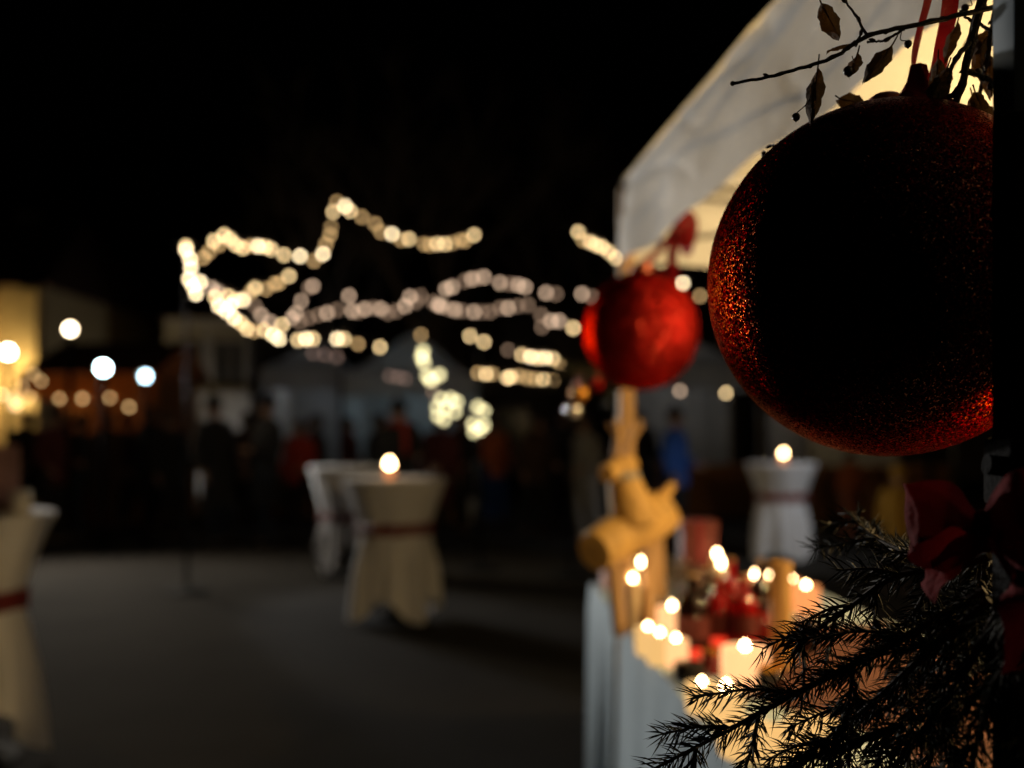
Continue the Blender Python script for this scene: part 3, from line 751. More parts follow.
# ------------------------------------------------------------------ cocktail tables in the square
def cocktail_table(c, label, seed, rot=0.0, corner=0.10, ztie=0.72):
    c = Vector(c); rnd = random.Random(seed)
    t = empty('cocktail_table', c, label, 'table', 'white cloth cocktail tables')
    ph = [rnd.uniform(0, 6) for _ in range(4)]
    prof = [(0.01, 1.103), (0.2, 1.104), (0.385, 1.103), (0.397, 1.098), (0.396, 1.08)]
    for k in range(1, 9): prof.append((0.392 + (0.262 - 0.392) * (k / 8) ** .95, 1.08 + (ztie + .02 - 1.08) * k / 8))
    prof.append((0.258, ztie)); prof.append((0.264, ztie - .02))
    for k in range(1, 13): prof.append((0.262 + 0.058 * (k / 12) ** .8, ztie - .02 + (0.03 - ztie + .02) * k / 12))
    def fn(i, a, r, z):
        f = 0.0
        if z < ztie - .01:
            k = (ztie - z) / ztie
            f = (0.030 * sin(7 * a + ph[0]) + 0.022 * sin(11 * a + ph[1]) + .012 * sin(17 * a + ph[2])) * min(1, k * 2.2)
            f += 0.03 * k * cos(4 * (a - rot))
            z = z + (1 - (1 + cos(4 * (a - rot))) / 2) * corner * k ** 3 * 1.6
        elif z < 1.07:
            k = (1.07 - z) / (1.07 - ztie)
            f = (0.010 * sin(9 * a + ph[3]) + .008 * sin(15 * a + ph[0])) * k
        return r + f, z
    mb = MB(); mb.lathe(prof, c, 96, fn, capb=True, capt=False); cl = mb.build('tablecloth', M['cloth'], t)
    mb = MB()
    def fs(i, a, r, z): return r + 0.010 * sin(9 * a + ph[3]) + .008 * sin(15 * a + ph[0]) + .004, z
    mb.lathe([(0.268, ztie - .045), (0.280, ztie - .035), (0.282, ztie + .03), (0.274, ztie + .045)], c, 96, fs, capb=False, capt=False)
    kx = c + Vector((0.26, -0.17, ztie)); mb.ball(kx, (.03, .025, .03), 10, 8)
    mb.build('sash', M['sash'], cl)
    mb = MB(); mb.tube([c + Vector((0, 0, .02)), c + Vector((0, 0, 1.07))], .035, 12); mb.build('pole', M['metal_dark'], t)
    mb = MB(); mb.lathe([(.26, 0), (.26, .012), (.06, .03)], c, 24); mb.build('base', M['metal_dark'], t)
    mb = MB(); mb.lathe([(.38, 1.072), (.38, 1.094)], c, 40); mb.build('tabletop', M['whitecer'], t)
    return t
def gpos(px, d): return Vector(((px - 512) / F * d, d, 0))
cT, lT, rT, bT = gpos(395, 7.71), gpos(-42, 4.43), gpos(781, 11.3), gpos(348, 10.2)
cocktail_table(cT, 'cocktail table in the middle of the square with one lit candle', 1, .6, .12)
cocktail_table(lT, 'cocktail table cut off by the left edge, a white candle on it', 2, .2, .16)
cocktail_table(rT, 'cocktail table behind the counter at right with a lit candle', 3, .4, .06)
cocktail_table(bT, 'cocktail table half hidden behind the middle one', 4, 1.0, .25, .60)
TT = 1.104
def table_candle(p, label):
    candle_glass(p, .085, .036, label, 'tealight', name='candle_glass', group='candles on the cocktail tables', fh=.068, fr=.034)
table_candle(cT + Vector((-.03, -.1, TT)), 'lit candle glass on the middle cocktail table')
table_candle(rT + Vector((.0, -.1, TT)), 'lit candle glass on the right cocktail table')
def tumbler(p, label, h=.11, r=.035):
    t = empty('drinking_glass', p, label, 'glass'); mb = MB()
    mb.lathe([(r * .8, 0), (r, h), (r * .93, h), (r * .74, .012)], p, 20); mb.build('body', M['clearglass'], t)
tumbler(cT + Vector((.31, -.05, TT)), 'empty drinking glass at the right rim of the middle table')
lp = lT + Vector((.30, -.04, TT))
t = empty('pillar_candle', lp, 'thick white unlit candle on the left cocktail table', 'candle')
mb = MB(); mb.lathe([(.041, 0), (.043, .004), (.043, .095), (.039, .10), (.03, .097), (.002, .094)], lp, 24); mb.build('wax', M['whitecer'], t)
mb = MB(); mb.tube([lp + Vector((0, 0, .09)), lp + Vector((.002, 0, .112))], .002, 5); mb.build('wick', M['cable'], t)
lp = lT + Vector((.16, .10, TT))
t = empty('menu_stand', lp, 'tall pale menu card in a wooden stand on the left table', 'menu stand')
mb = MB(); mb.box(lp + Vector((0, 0, .012)), (.14, .06, .024), bev=.003); mb.build('foot', M['wood'], t)
mb = MB(); mb.box(lp + Vector((0, 0, .16)), (.13, .006, .28)); mb.build('card', M['pink'], t)

# ------------------------------------------------------------------ string lights
def shared_ball(r, m, nm): 
    return MB().ball((0, 0, 0), (r, r, r * 1.12), 14, 10).mesh(nm, M[m])
SH = {}
def string_lights(pts, label, ends=None):
    """pts: (px, py, d, brightness, radius)."""
    P0 = at(*pts[0][:3])
    t = empty('string_lights', P0, label, 'string lights', 'strings of bulbs over the square')
    wirep = [at(x, y, d) + Vector((0, 0, .055)) for x, y, d, b, r in pts]
    if ends:
        if ends[0] is not None: wirep = [at(*ends[0])] + wirep
        if ends[1] is not None: wirep = wirep + [at(*ends[1])]
    mb = MB(); mb.tube(spline(wirep, 3), .006, 5)
    mb.build('wire', M['cable'], t)
    for x, y, d, b, r in pts:
        key = (b, r)
        if key not in SH: SH[key] = shared_ball(r, 'bulb_' + b, 'bulb')
        o = bpy.data.objects.new('bulb', SH[key]); col.objects.link(o); o.parent = t
        o.location = at(x, y, d) - P0
def seq(xy, d0, d1, br, r=.026):
    r *= .74
    n = len(xy); out = []
    for i, q in enumerate(xy):
        b = q[2] if len(q) > 2 else br
        out.append((q[0], q[1], d0 + (d1 - d0) * i / max(1, n - 1), b, r))
    return out
b_, m_, l_, f_, d_ = 'bright', 'mid', 'low', 'far', 'dim'
string_lights(seq([(186, 246, m_), (203, 258, l_), (209, 252, l_), (214, 241, m_), (219, 245, l_), (224, 235, m_), (230, 239, m_), (236, 245, m_), (243, 248, m_), (250, 246, l_), (258, 246, b_), (265, 247, m_), (271, 249, m_), (284, 255, m_), (300, 256, b_), (314, 261, l_), (323, 254, b_)], 9, 9.8, m_),
              'upper left string of bulbs running from the left mast to the tall mast')
string_lights(seq([(326, 244, l_), (330, 235, l_), (331, 227, l_), (333, 212, m_), (337, 202, l_), (345, 206, b_), (350, 211, m_), (362, 217, l_), (375, 224, l_), (381, 232, l_), (392, 234, b_), (401, 240, l_), (409, 239, m_), (424, 244, l_), (430, 245, l_), (437, 244, m_), (445, 244, m_), (452, 243, l_), (461, 240, l_), (465, 241, l_), (474, 235, m_)], 10, 10.5, m_),
              'highest string of bulbs, over the tall mast and sagging to the right')
string_lights(seq([(186, 250, b_), (190, 259, b_), (191, 268, b_), (189, 279, b_), (193, 286, b_), (196, 294, b_), (200, 282, b_)], 9, 9, b_, .026),
              'short vertical string of dense white bulbs at the left mast')
string_lights(seq([(215, 297, m_), (219, 306, b_), (226, 311, b_), (231, 305, b_), (234, 318, b_), (241, 323, m_), (247, 329, m_), (254, 331, l_), (264, 330, m_), (273, 335, b_), (279, 339, b_), (298, 340, m_), (306, 339, b_), (313, 339, m_), (337, 339, b_), (344, 339, m_), (358, 344, l_), (380, 347, m_)], 8.8, 10, m_),
              'bright lower left string of bulbs sagging under the others')
string_lights(seq([(289, 276, m_), (279, 283, l_), (275, 284, l_), (266, 289, l_), (255, 288, m_), (250, 293, l_), (243, 300, b_), (236, 300, m_), (228, 296, m_), (218, 292, f_), (212, 288, f_)], 10, 9, m_),
              'short string of bulbs rising right from the bright bend')
FR = .042
string_lights(seq([(313, 286, f_), (309, 288, d_), (301, 301, f_), (296, 313, f_), (292, 318, f_), (282, 325, m_), (270, 322, f_), (261, 315, f_), (255, 306, d_)], 13, 12, f_, .034),
              'steep pinkish string of bulbs left of the dim row')
string_lights(seq([(300, 322, d_), (309, 318, d_), (319, 315, d_), (327, 313, f_), (337, 310, d_), (349, 296, f_), (352, 311, f_), (358, 312, d_), (365, 309, f_), (374, 308, d_), (381, 309, f_), (388, 313, d_), (396, 311, d_), (405, 306, f_), (410, 297, f_), (416, 302, d_), (421, 296, d_)], 15, 15, d_, FR),
              'dim pinkish row of bulbs in the distance, left half')
string_lights(seq([(438, 305, f_), (446, 289, f_), (452, 287, f_), (465, 281, d_), (472, 279, f_), (478, 278, d_), (484, 277, f_), (500, 283, f_), (510, 284, d_), (518, 285, f_), (525, 287, f_), (546, 293, f_), (556, 294, d_), (582, 294, f_), (592, 297, d_)], 15, 15, f_, FR),
              'dim far string of bulbs, upper line towards the bright red bauble')
string_lights(seq([(433, 302, d_), (441, 306, f_), (448, 308, d_), (455, 310, f_), (462, 311, d_), (474, 312, f_), (482, 312, d_), (490, 312, d_), (500, 308, d_), (508, 308, f_), (518, 306, d_), (528, 305, d_), (541, 315, d_), (542, 327, d_), (551, 321, f_), (559, 321, f_), (573, 328, m_)], 15, 14.5, f_, FR),
              'dim far string of bulbs, lower line ending in one brighter bulb')
string_lights(seq([(470, 336, m_), (484, 342, m_)], 12, 12, m_, .030), 'pair of cream bulbs alone on a wire in the middle')
string_lights(seq([(508, 350, d_), (522, 355, m_), (531, 357, b_), (538, 358, m_), (545, 358, b_), (553, 359, m_), (560, 364, l_)], 11, 11, m_, .028),
              'short bright string of bulbs above the lowest one by the fir sprig')
string_lights(seq([(478, 373, l_), (486, 374, m_), (492, 374, l_), (507, 378, m_), (511, 377, m_), (519, 376, l_), (527, 378, l_), (535, 379, l_), (543, 379, m_), (553, 380, l_)], 10.5, 10.8, m_, .028),
              'lowest yellow string of bulbs ending at the fir sprig')
string_lights(seq([(578, 232, m_), (583, 240, l_), (590, 242, m_), (596, 245, m_), (602, 247, m_), (609, 252, m_), (616, 258, m_), (622, 262, m_)], 10, 9.6, m_, .026),
              'short string of bulbs running behind the tent corner')
string_lights(seq([(647, 261, l_), (661, 262, m_), (683, 283, b_), (700, 296, l_)], 10, 10, m_, .026), 'string of bulbs seen under the tent roof behind the red bauble')
string_lights(seq([(650, 372, d_), (680, 391, f_), (726, 393, m_), (757, 384, f_)], 12, 12, m_, .030), 'low string of bulbs under the tent between the two baubles')
string_lights(seq([(405, 379, 'faint'), (398, 377, 'faint'), (390, 376, 'faint'), (337, 357, 'faint'), (325, 355, 'faint'), (313, 353, 'faint')], 15, 15, d_, FR), 'faint row of bulbs along the pale tent roofs')

# globe lamps hanging below each other in the middle
def globe_cluster(items, label):
    P0 = at(*items[0][:3])
    t = empty('globe_lights', P0, label, 'hanging lights', 'bunches of globe lights in the middle')
    ps = [at(x, y, d) for x, y, d, r in items]
    mb = MB(); mb.tube([ps[0] + Vector((0, 0, .6))] + ps, .006, 5); mb.build('wire', M['cable'], t)
    for p, (x, y, d, r) in zip(ps, items):
        mb = MB(); mb.ball(p, r, 12, 8); mb.build('bulb', M['bulb_green'], t)
globe_cluster([(423, 351, 10, .03), (422, 357, 10, .034), (424, 363, 10, .03), (431, 380, 10, .036), (439, 375, 10, .034), (427, 376, 10, .03)], 'brightest white bunch of globe lights hanging above the middle candle')
globe_cluster([(441, 399, 10.5, .03), (451, 399, 10.5, .034), (457, 402, 10.5, .03), (446, 408, 10.5, .03), (455, 412, 10.5, .03), (438, 416, 10.5, .03), (444, 420, 10.5, .03), (437, 407, 10.5, .028)], 'yellowish square bunch of globe lights left of the greenish one')
globe_cluster([(478, 407, 10.5, .032), (484, 411, 10.5, .03), (473, 424, 10.5, .032), (480, 429, 10.5, .034), (484, 425, 10.5, .03), (474, 432, 10.5, .03)], 'tall pale bunch of globe lights right of the square one')
string_lights(seq([(421, 335, l_), (433, 392, d_)], 12, 12, l_, .03), 'single low bulb on a wire above the white bunch')
# masts carrying the strings
def mast(px, ytop, d, label):
    b = gpos(px, d); top = at(px, ytop, d)
    t = empty('mast', b, label, 'mast', 'slim dark masts for the string lights')
    mb = MB(); mb.tube([b, b.lerp(top, .5), top], [.018, .016, .012], 10); mb.build('pole', M['post_paint'], t)
    mb = MB(); mb.lathe([(.2, 0), (.2, .02), (.06, .05)], b, 20); mb.build('base', M['metal_dark'], t)
    mb = MB(); mb.tube([top + Vector((-.12, 0, -.05)), top + Vector((.12, 0, -.05))], .012, 6); mb.build('crossbar', M['metal_dark'], t)
mast(187, 240, 9.05, 'left mast with the dense white bulbs')
mast(341, 198, 10.1, 'tall mast under the highest peak of bulbs')
mast(480, 228, 10.6, 'mast where the highest string ends')
mast(570, 225, 10.1, 'mast left of the tent corner')
mast(598, 285, 15.2, 'distant mast behind the bright red bauble')

# ------------------------------------------------------------------ floodlights and lamps at left
def flood(px, py, d, r, m, power, label, target, color, cone=115):
    p = at(px, py, d); b = gpos(px, d + .12)
    t = empty('floodlight', b, label, 'lamp', 'floodlights around the square')
    mb = MB(); mb.tube([b, (b.x, b.y, p.z + .1)], .035, 10); mb.lathe([(.18, 0), (.18, .02), (.05, .05)], b, 16); mb.build('pole', M['post_paint'], t)
    fw = (Vector(target) - p).normalized(); q = fw.to_track_quat('Z', 'Y').to_matrix()
    h = MB(); h.lathe([(r * .6, -.14), (r * 1.15, -.06), (r * 1.2, .01), (r * 1.12, .012)], (0, 0, 0), 20); h.v = [q @ v + p for v in h.v]; h.build('housing', M['metal_dark'], t)
    h = MB(); h.ball((0, 0, .012), (r, r, r * .5), 20, 10); h.v = [q @ v + p for v in h.v]; ln = h.build('lens', M[m], t)
    if power: lamp('floodlight_beam', p + fw * .12, power, color, t, (.12 if cone < 60 else .30), 'SPOT', target, radians(cone), .6)
COOL = (0.93, 0.96, 1.0)
flood(103, 368, 11.8, .060, 'cool_lens', 2000, 'larger bluish white floodlight on a pole at left', (0.45, 2.2, 2.25), (1.0, 0.96, 0.90), 27)
flood(145, 376, 12.0, .050, 'cool_lens2', 300, 'smaller bluish floodlight right of the larger one', (-.9, 8.0, 0.7), COOL, 34)
flood(70, 329, 12.6, .05, 'warm_lens', 220, 'high warm lamp above the orange hut', (-1.5, 6, 0.6), (1, .8, .55))
flood(930, 300, 9.3, .05, 'white_lens', 105, 'unseen floodlight added behind the huge bauble to brighten the right cocktail table', (3.1, 11.3, .7), COOL, 58)  # added light, hidden by the bauble, to brighten the right table
flood(8, 352, 12.4, .06, 'white_lens', 480, 'bright white lamp in front of the yellow house', (-2.0, 4.5, 0.8), (1, .92, .80))

# ------------------------------------------------------------------ background buildings
def house(x0, x1, y, depth, h, roofh, wallm, wins, label, lit=(), pil=False):
    cx = (x0 + x1) / 2
    t = empty('house', (cx, y + depth / 2, 0), label, 'house')
    mb = MB(); mb.box((cx, y + depth / 2, h / 2), (x1 - x0, depth, h)); wl = mb.build('wall', M[wallm], t, smooth=False)
    mb = MB(); a, b = x0 - .12, x1 + .12; c, d = y - .12, y + depth + .12; my = y + depth / 2
    mb.add([(a, c, h + .003), (b, c, h + .003), (b, d, h + .003), (a, d, h + .003), (a + 1.0, my, h + roofh), (b - 1.0, my, h + roofh)],
           [(0, 1, 5, 4), (1, 2, 5), (2, 3, 4, 5), (3, 0, 4), (3, 2, 1, 0)])
    rfo = mb.build('roof', M['rooftile'], t, smooth=False)
    mb = MB(); mb.box((cx + .8, my, h + roofh * .8), (.5, .5, 1.2)); mb.build('chimney', M['plaster_d'], rfo, smooth=False)
    for k, (wx, wz, ww, wh) in enumerate(wins):
        fm = MB()
        for sx in (-1, 1): fm.box((wx + sx * (ww / 2 + .04), y - .03, wz), (.08, .07, wh + .16))
        for sz in (-1, 1): fm.box((wx, y - .028, wz + sz * (wh / 2 + .04)), (ww, .064, .08))
        fm.box((wx, y - .02, wz), (.05, .04, wh))
        fo = fm.build('window', M['frame'], t, smooth=False)
        pm = MB(); pm.box((wx, y - .008, wz), (ww, .012, wh)); pm.build('pane', M['lit_window' if k in lit else 'pane'], fo, smooth=False)
        sm = MB(); sm.box((wx, y - .07, wz - wh / 2 - .12), (ww + .3, .16, .07)); sm.build('sill', M['frame'], fo, smooth=False)
    if pil:
        for xx in pil:
            m2 = MB(); m2.box((xx, y - .09, h / 2), (.34, .16, h - .02)); m2.box((xx, y - .11, h - .18), (.46, .22, .16)); m2.box((xx, y - .11, .2), (.46, .22, .4)); m2.build('pilaster', M['plaster_y'], t, smooth=False)
    return t
house(-15.5, -9.5, 20.2, 8, 4.4, 2.2, 'plaster_y', [(-14, 1.6, 1, 1.5), (-11.6, 1.6, .9, 1.5), (-11.0, 3.4, .8, 1.2), (-12.4, 3.4, .8, 1.2), (-14, 3.4, .8, 1.2)], 'warm lit yellow house at the far left edge', lit=(2, 3), pil=[-10.6, -9.75])
house(-7.5, -5.65, 21.5, 7, 3.9, 1.6, 'plaster_g', [(-7.0, 2.9, .6, 1.0), (-6.1, 2.9, .6, 1.0), (-7.0, 1.2, .6, 1.1)], 'narrow grey house behind the floodlights')
house(-4.6, 3.2, 32, 9, 5.2, 3, 'plaster_d', [(-3, 3.6, .9, 1.4), (-1, 3.6, .9, 1.4), (1, 3.6, .9, 1.4), (-3, 1.5, .9, 1.4), (0, 1.5, 1, 1.4)], 'dark long house far behind the middle of the square')
house(6, 17, 30, 9, 5.5, 3, 'plaster_d', [(8, 3.8, .9, 1.4), (10.5, 3.8, .9, 1.4), (13, 3.8, .9, 1.4)], 'dark house far behind the market tent')
gs = Vector((-6.2, 20.3, .004))  # unseen light added to brighten the grey house wall
t = empty('added_ground_light', gs, 'unseen ground light added to brighten the narrow grey house', 'lamp')
mb = MB(); mb.lathe([(.09, 0), (.10, .02), (.10, .10), (.085, .12), (.07, .11)], gs, 18); mb.build('housing', M['metal_dark'], t)
mb = MB(); mb.lathe([(.066, .108), (.06, .118), (.002, .122)], gs, 18); mb.build('lens', M['bulb_low'], t)
lamp('added_ground_beam', gs + Vector((0, 0, .16)), 42, (.95, .93, .9), t, .05, 'SPOT', (-6.5, 21.4, 1.9), radians(150), .8)
wt = empty('wall_lamp', (-10.0, 20.0, 2.0), 'warm wall lamp between the pilasters of the yellow house', 'lamp')
mb = MB(); mb.box((-9.97, 20.13, 2.0), (.12, .12, .2), bev=.01); mb.build('bracket', M['metal_dark'], wt)
mb = MB(); mb.lathe([(.05, -.1), (.08, .0), (.07, .14), (.02, .17)], (-9.97, 19.98, 2.02), 14); mb.build('lamp_shade', M['bulb_low'], wt)
lamp('wall_lamp_glow', (-9.97, 19.5, 2.5), 75, (1, .68, .26), wt, .08)

# market tents and huts in the background
def market_tent(x0, x1, y, dep, label, zt=2.5, zv=2.15, zp=3.2, back=True, glow=0, m='tent', gcol=(1, .7, .35)):
    cx = (x0 + x1) / 2; cy = y + dep / 2
    t = empty('market_tent', (cx, cy, 0), label, 'tent', 'pale tents at the back of the square')
    mb = MB(); cs = [Vector((x0, y, zt)), Vector((x1, y, zt)), Vector((x1, y + dep, zt)), Vector((x0, y + dep, zt))]; top = Vector((cx, cy, zp))
    for i in range(4):
        a, b = cs[i], cs[(i + 1) % 4]
        mb.grid(lambda u, v: a.lerp(b, u).lerp(top, v) + Vector((0, 0, -.12 * sin(pi * v) * (1 - v))), 8, 6)
    mb.build('roof', M[m], t)
    for i in range(4):
        a, b = cs[i], cs[(i + 1) % 4]; nrm = (b - a).cross(Vector((0, 0, 1))).normalized(); vm = MB()
        vm.grid(lambda u, v: a.lerp(b, u) + Vector((0, 0, -.004 + (zv - zt) * v * (1 + .12 * abs(sin(u * 12))))) + nrm * (.03 * v + .015 * sin(u * 20) * v), 30, 3)
        vm.build('valance', M[m], t)
    for c in cs:
        q = c.lerp(Vector((cx, cy, zt)), .05); lm = MB(); lm.box((q.x, q.y, zt / 2), (.05, .05, zt - .02)); lm.build('leg', M['steel'], t)
    if back:
        bmb = MB(); bmb.grid(lambda u, v: Vector((x0 + .06 + (x1 - x0 - .12) * u, y + dep - .06 + .02 * sin(u * 30), .02 + (zt - .06) * v)), 30, 4); bmb.build('back_wall', M[m], t)
        smb = MB()
        xs = x0 + .06
        smb.grid(lambda u, v: Vector((xs + .02 * sin(u * 25), y + .1 + (dep - .2) * u, .02 + (zt - .06) * v)), 30, 4); smb.build('side_wall', M[m], t)
    if glow:
        lp = Vector((cx, cy, zv + .1)); bm_ = MB(); bm_.ball(lp, .04, 12, 8); bo = bm_.build('bulb', M['bulb_mid'], t)
        lamp('tent_glow', lp + Vector((0, 0, -.1)), glow, gcol, t, .05)
    # sales counter
    km = MB(); km.box((cx, y + .25, .45), (x1 - x0 - .3, .5, .9), bev=.02); km.build('counter', M['hutwood'], t)
market_tent(-4.3, -2.9, 17.0, 2.5, 'pale tent left of the middle, behind the two dark coats', zt=2.55, zv=2.2, glow=4, gcol=(.8, .85, .9))
market_tent(-2.8, -.6, 16, 2.5, 'pale bluish tent behind the middle candle', zt=2.35, zv=2.05, glow=6, gcol=(.65, .9, 1))
market_tent(2.0, 4.3, 17, 2.5, 'pale tent seen between the two baubles', zt=2.6, zv=2.25, glow=5, gcol=(.9, .85, .8))
market_tent(4.7, 7.2, 16, 2.5, 'pale tent behind the huge bauble', zt=2.5, zv=2.15, glow=8)
def hut(x0, x1, y, label):
    cx = (x0 + x1) / 2
    t = empty('market_hut', (cx, y + 1, 0), label, 'hut', 'wooden market huts')
    mb = MB(); mb.box((cx, y + .06, .5), (x1 - x0, .1, 1.0)); mb.box((cx, y + 2.1, 1.15), (x1 - x0, .1, 2.3))
    for xx in (x0 + .05, x1 - .05): mb.box((xx, y + 1.08, 1.15), (.098, 1.94, 2.3))
    mb.build('wall', M['hutwood'], t, smooth=False)
    mb = MB(); mb.box((cx, y + .0, 1.03), (x1 - x0 + .1, .4, .05)); mb.build('counter', M['wood'], t, smooth=False)
    mb = MB(); mb.add([(x0 - .2, y - .5, 2.35), (x1 + .2, y - .5, 2.35), (x1 + .2, y + 1.1, 2.95), (x0 - .2, y + 1.1, 2.95), (x1 + .2, y + 2.4, 2.3), (x0 - .2, y + 2.4, 2.3)], [(0, 1, 2, 3), (3, 2, 4, 5)]); mb.build('roof', M['rooftile'], t, smooth=False)
    mb = MB(); mb.grid(lambda u, v: Vector((x0 - .2 + (x1 - x0 + .4) * u, y - .52 - .03 * v + .01 * sin(u * 40), 2.34 - .42 * v * (1 - .15 * abs(sin(u * 14))))), 40, 3); mb.build('awning', M['orange'], t)
    for k in range(5):
        mb = MB(); px = x0 + (x1 - x0) * (k + .5) / 5; px += random.uniform(-.14, .14); p = Vector((px, y - .62, 2.02 - random.uniform(0, .22))); mb.ball(p, random.uniform(.02, .034), 10, 8); mb.build('bulb', M['bulb_low'], t)
    lamp('hut_glow', (cx, y + .7, 1.95), 9, (1, .55, .2), t, .06)
hut(-7.3, -5.6, 15.6, 'wooden hut with orange awning left of the grey house')
string_lights(seq([(2, 395, m_), (8, 402, l_), (14, 398, l_), (22, 386, l_), (33, 374, l_), (41, 381, l_)], 13.5, 13, l_, .03), 'short warm string of bulbs at the far left edge, below the white lamp')

# ------------------------------------------------------------------ bare trees
def tree(x, y, h, seed, label):
    rnd = random.Random(seed); base = Vector((x, y, 0))
    t = empty('bare_tree', base, label, 'tree', 'bare trees behind the square')
    tk = MB(); cr = MB()
    top = base + Vector((rnd.uniform(-.3, .3), rnd.uniform(-.3, .3), h * .34))
    tk.tube([base, base.lerp(top, .08), base.lerp(top, .5) + Vector((.06, 0, 0)), top], [.26, .19, .16, .14], 12); tk.build('trunk', M['bark'], t)
    def grow(p, d, L, r, dep):
        q = p + d * L * .5 + Vector((rnd.uniform(-.08, .08), rnd.uniform(-.08, .08), .05)) * L; e = p + d * L
        cr.tube([p, q, e], [r, r * .85, r * .65], 6 if dep > 2 else 4, caps=False)
        if dep == 0: return
        for _ in range(3 if dep > 1 else 4):
            nd = (d + Vector((rnd.uniform(-.9, .9), rnd.uniform(-.9, .9), rnd.uniform(-.25, .7)))).normalized()
            grow(p.lerp(e, rnd.uniform(.55, 1)), nd, L * rnd.uniform(.55, .8), r * .55, dep - 1)
    for k in range(5):
        a = 2 * pi * k / 5 + rnd.uniform(-.4, .4)
        grow(top - Vector((0, 0, .1)), Vector((cos(a) * .6, sin(a) * .6, 1)).normalized(), h * .27, .085, 4)
    cr.build('crown', M['bark'], t)
tree(-1.8, 20, 9.5, 5, 'bare tree behind the middle strings of bulbs')
tree(-4.6, 24, 9, 6, 'bare tree behind the upper left string of bulbs')
tree(1.6, 22, 8.5, 8, 'bare tree left of the market tent corner')

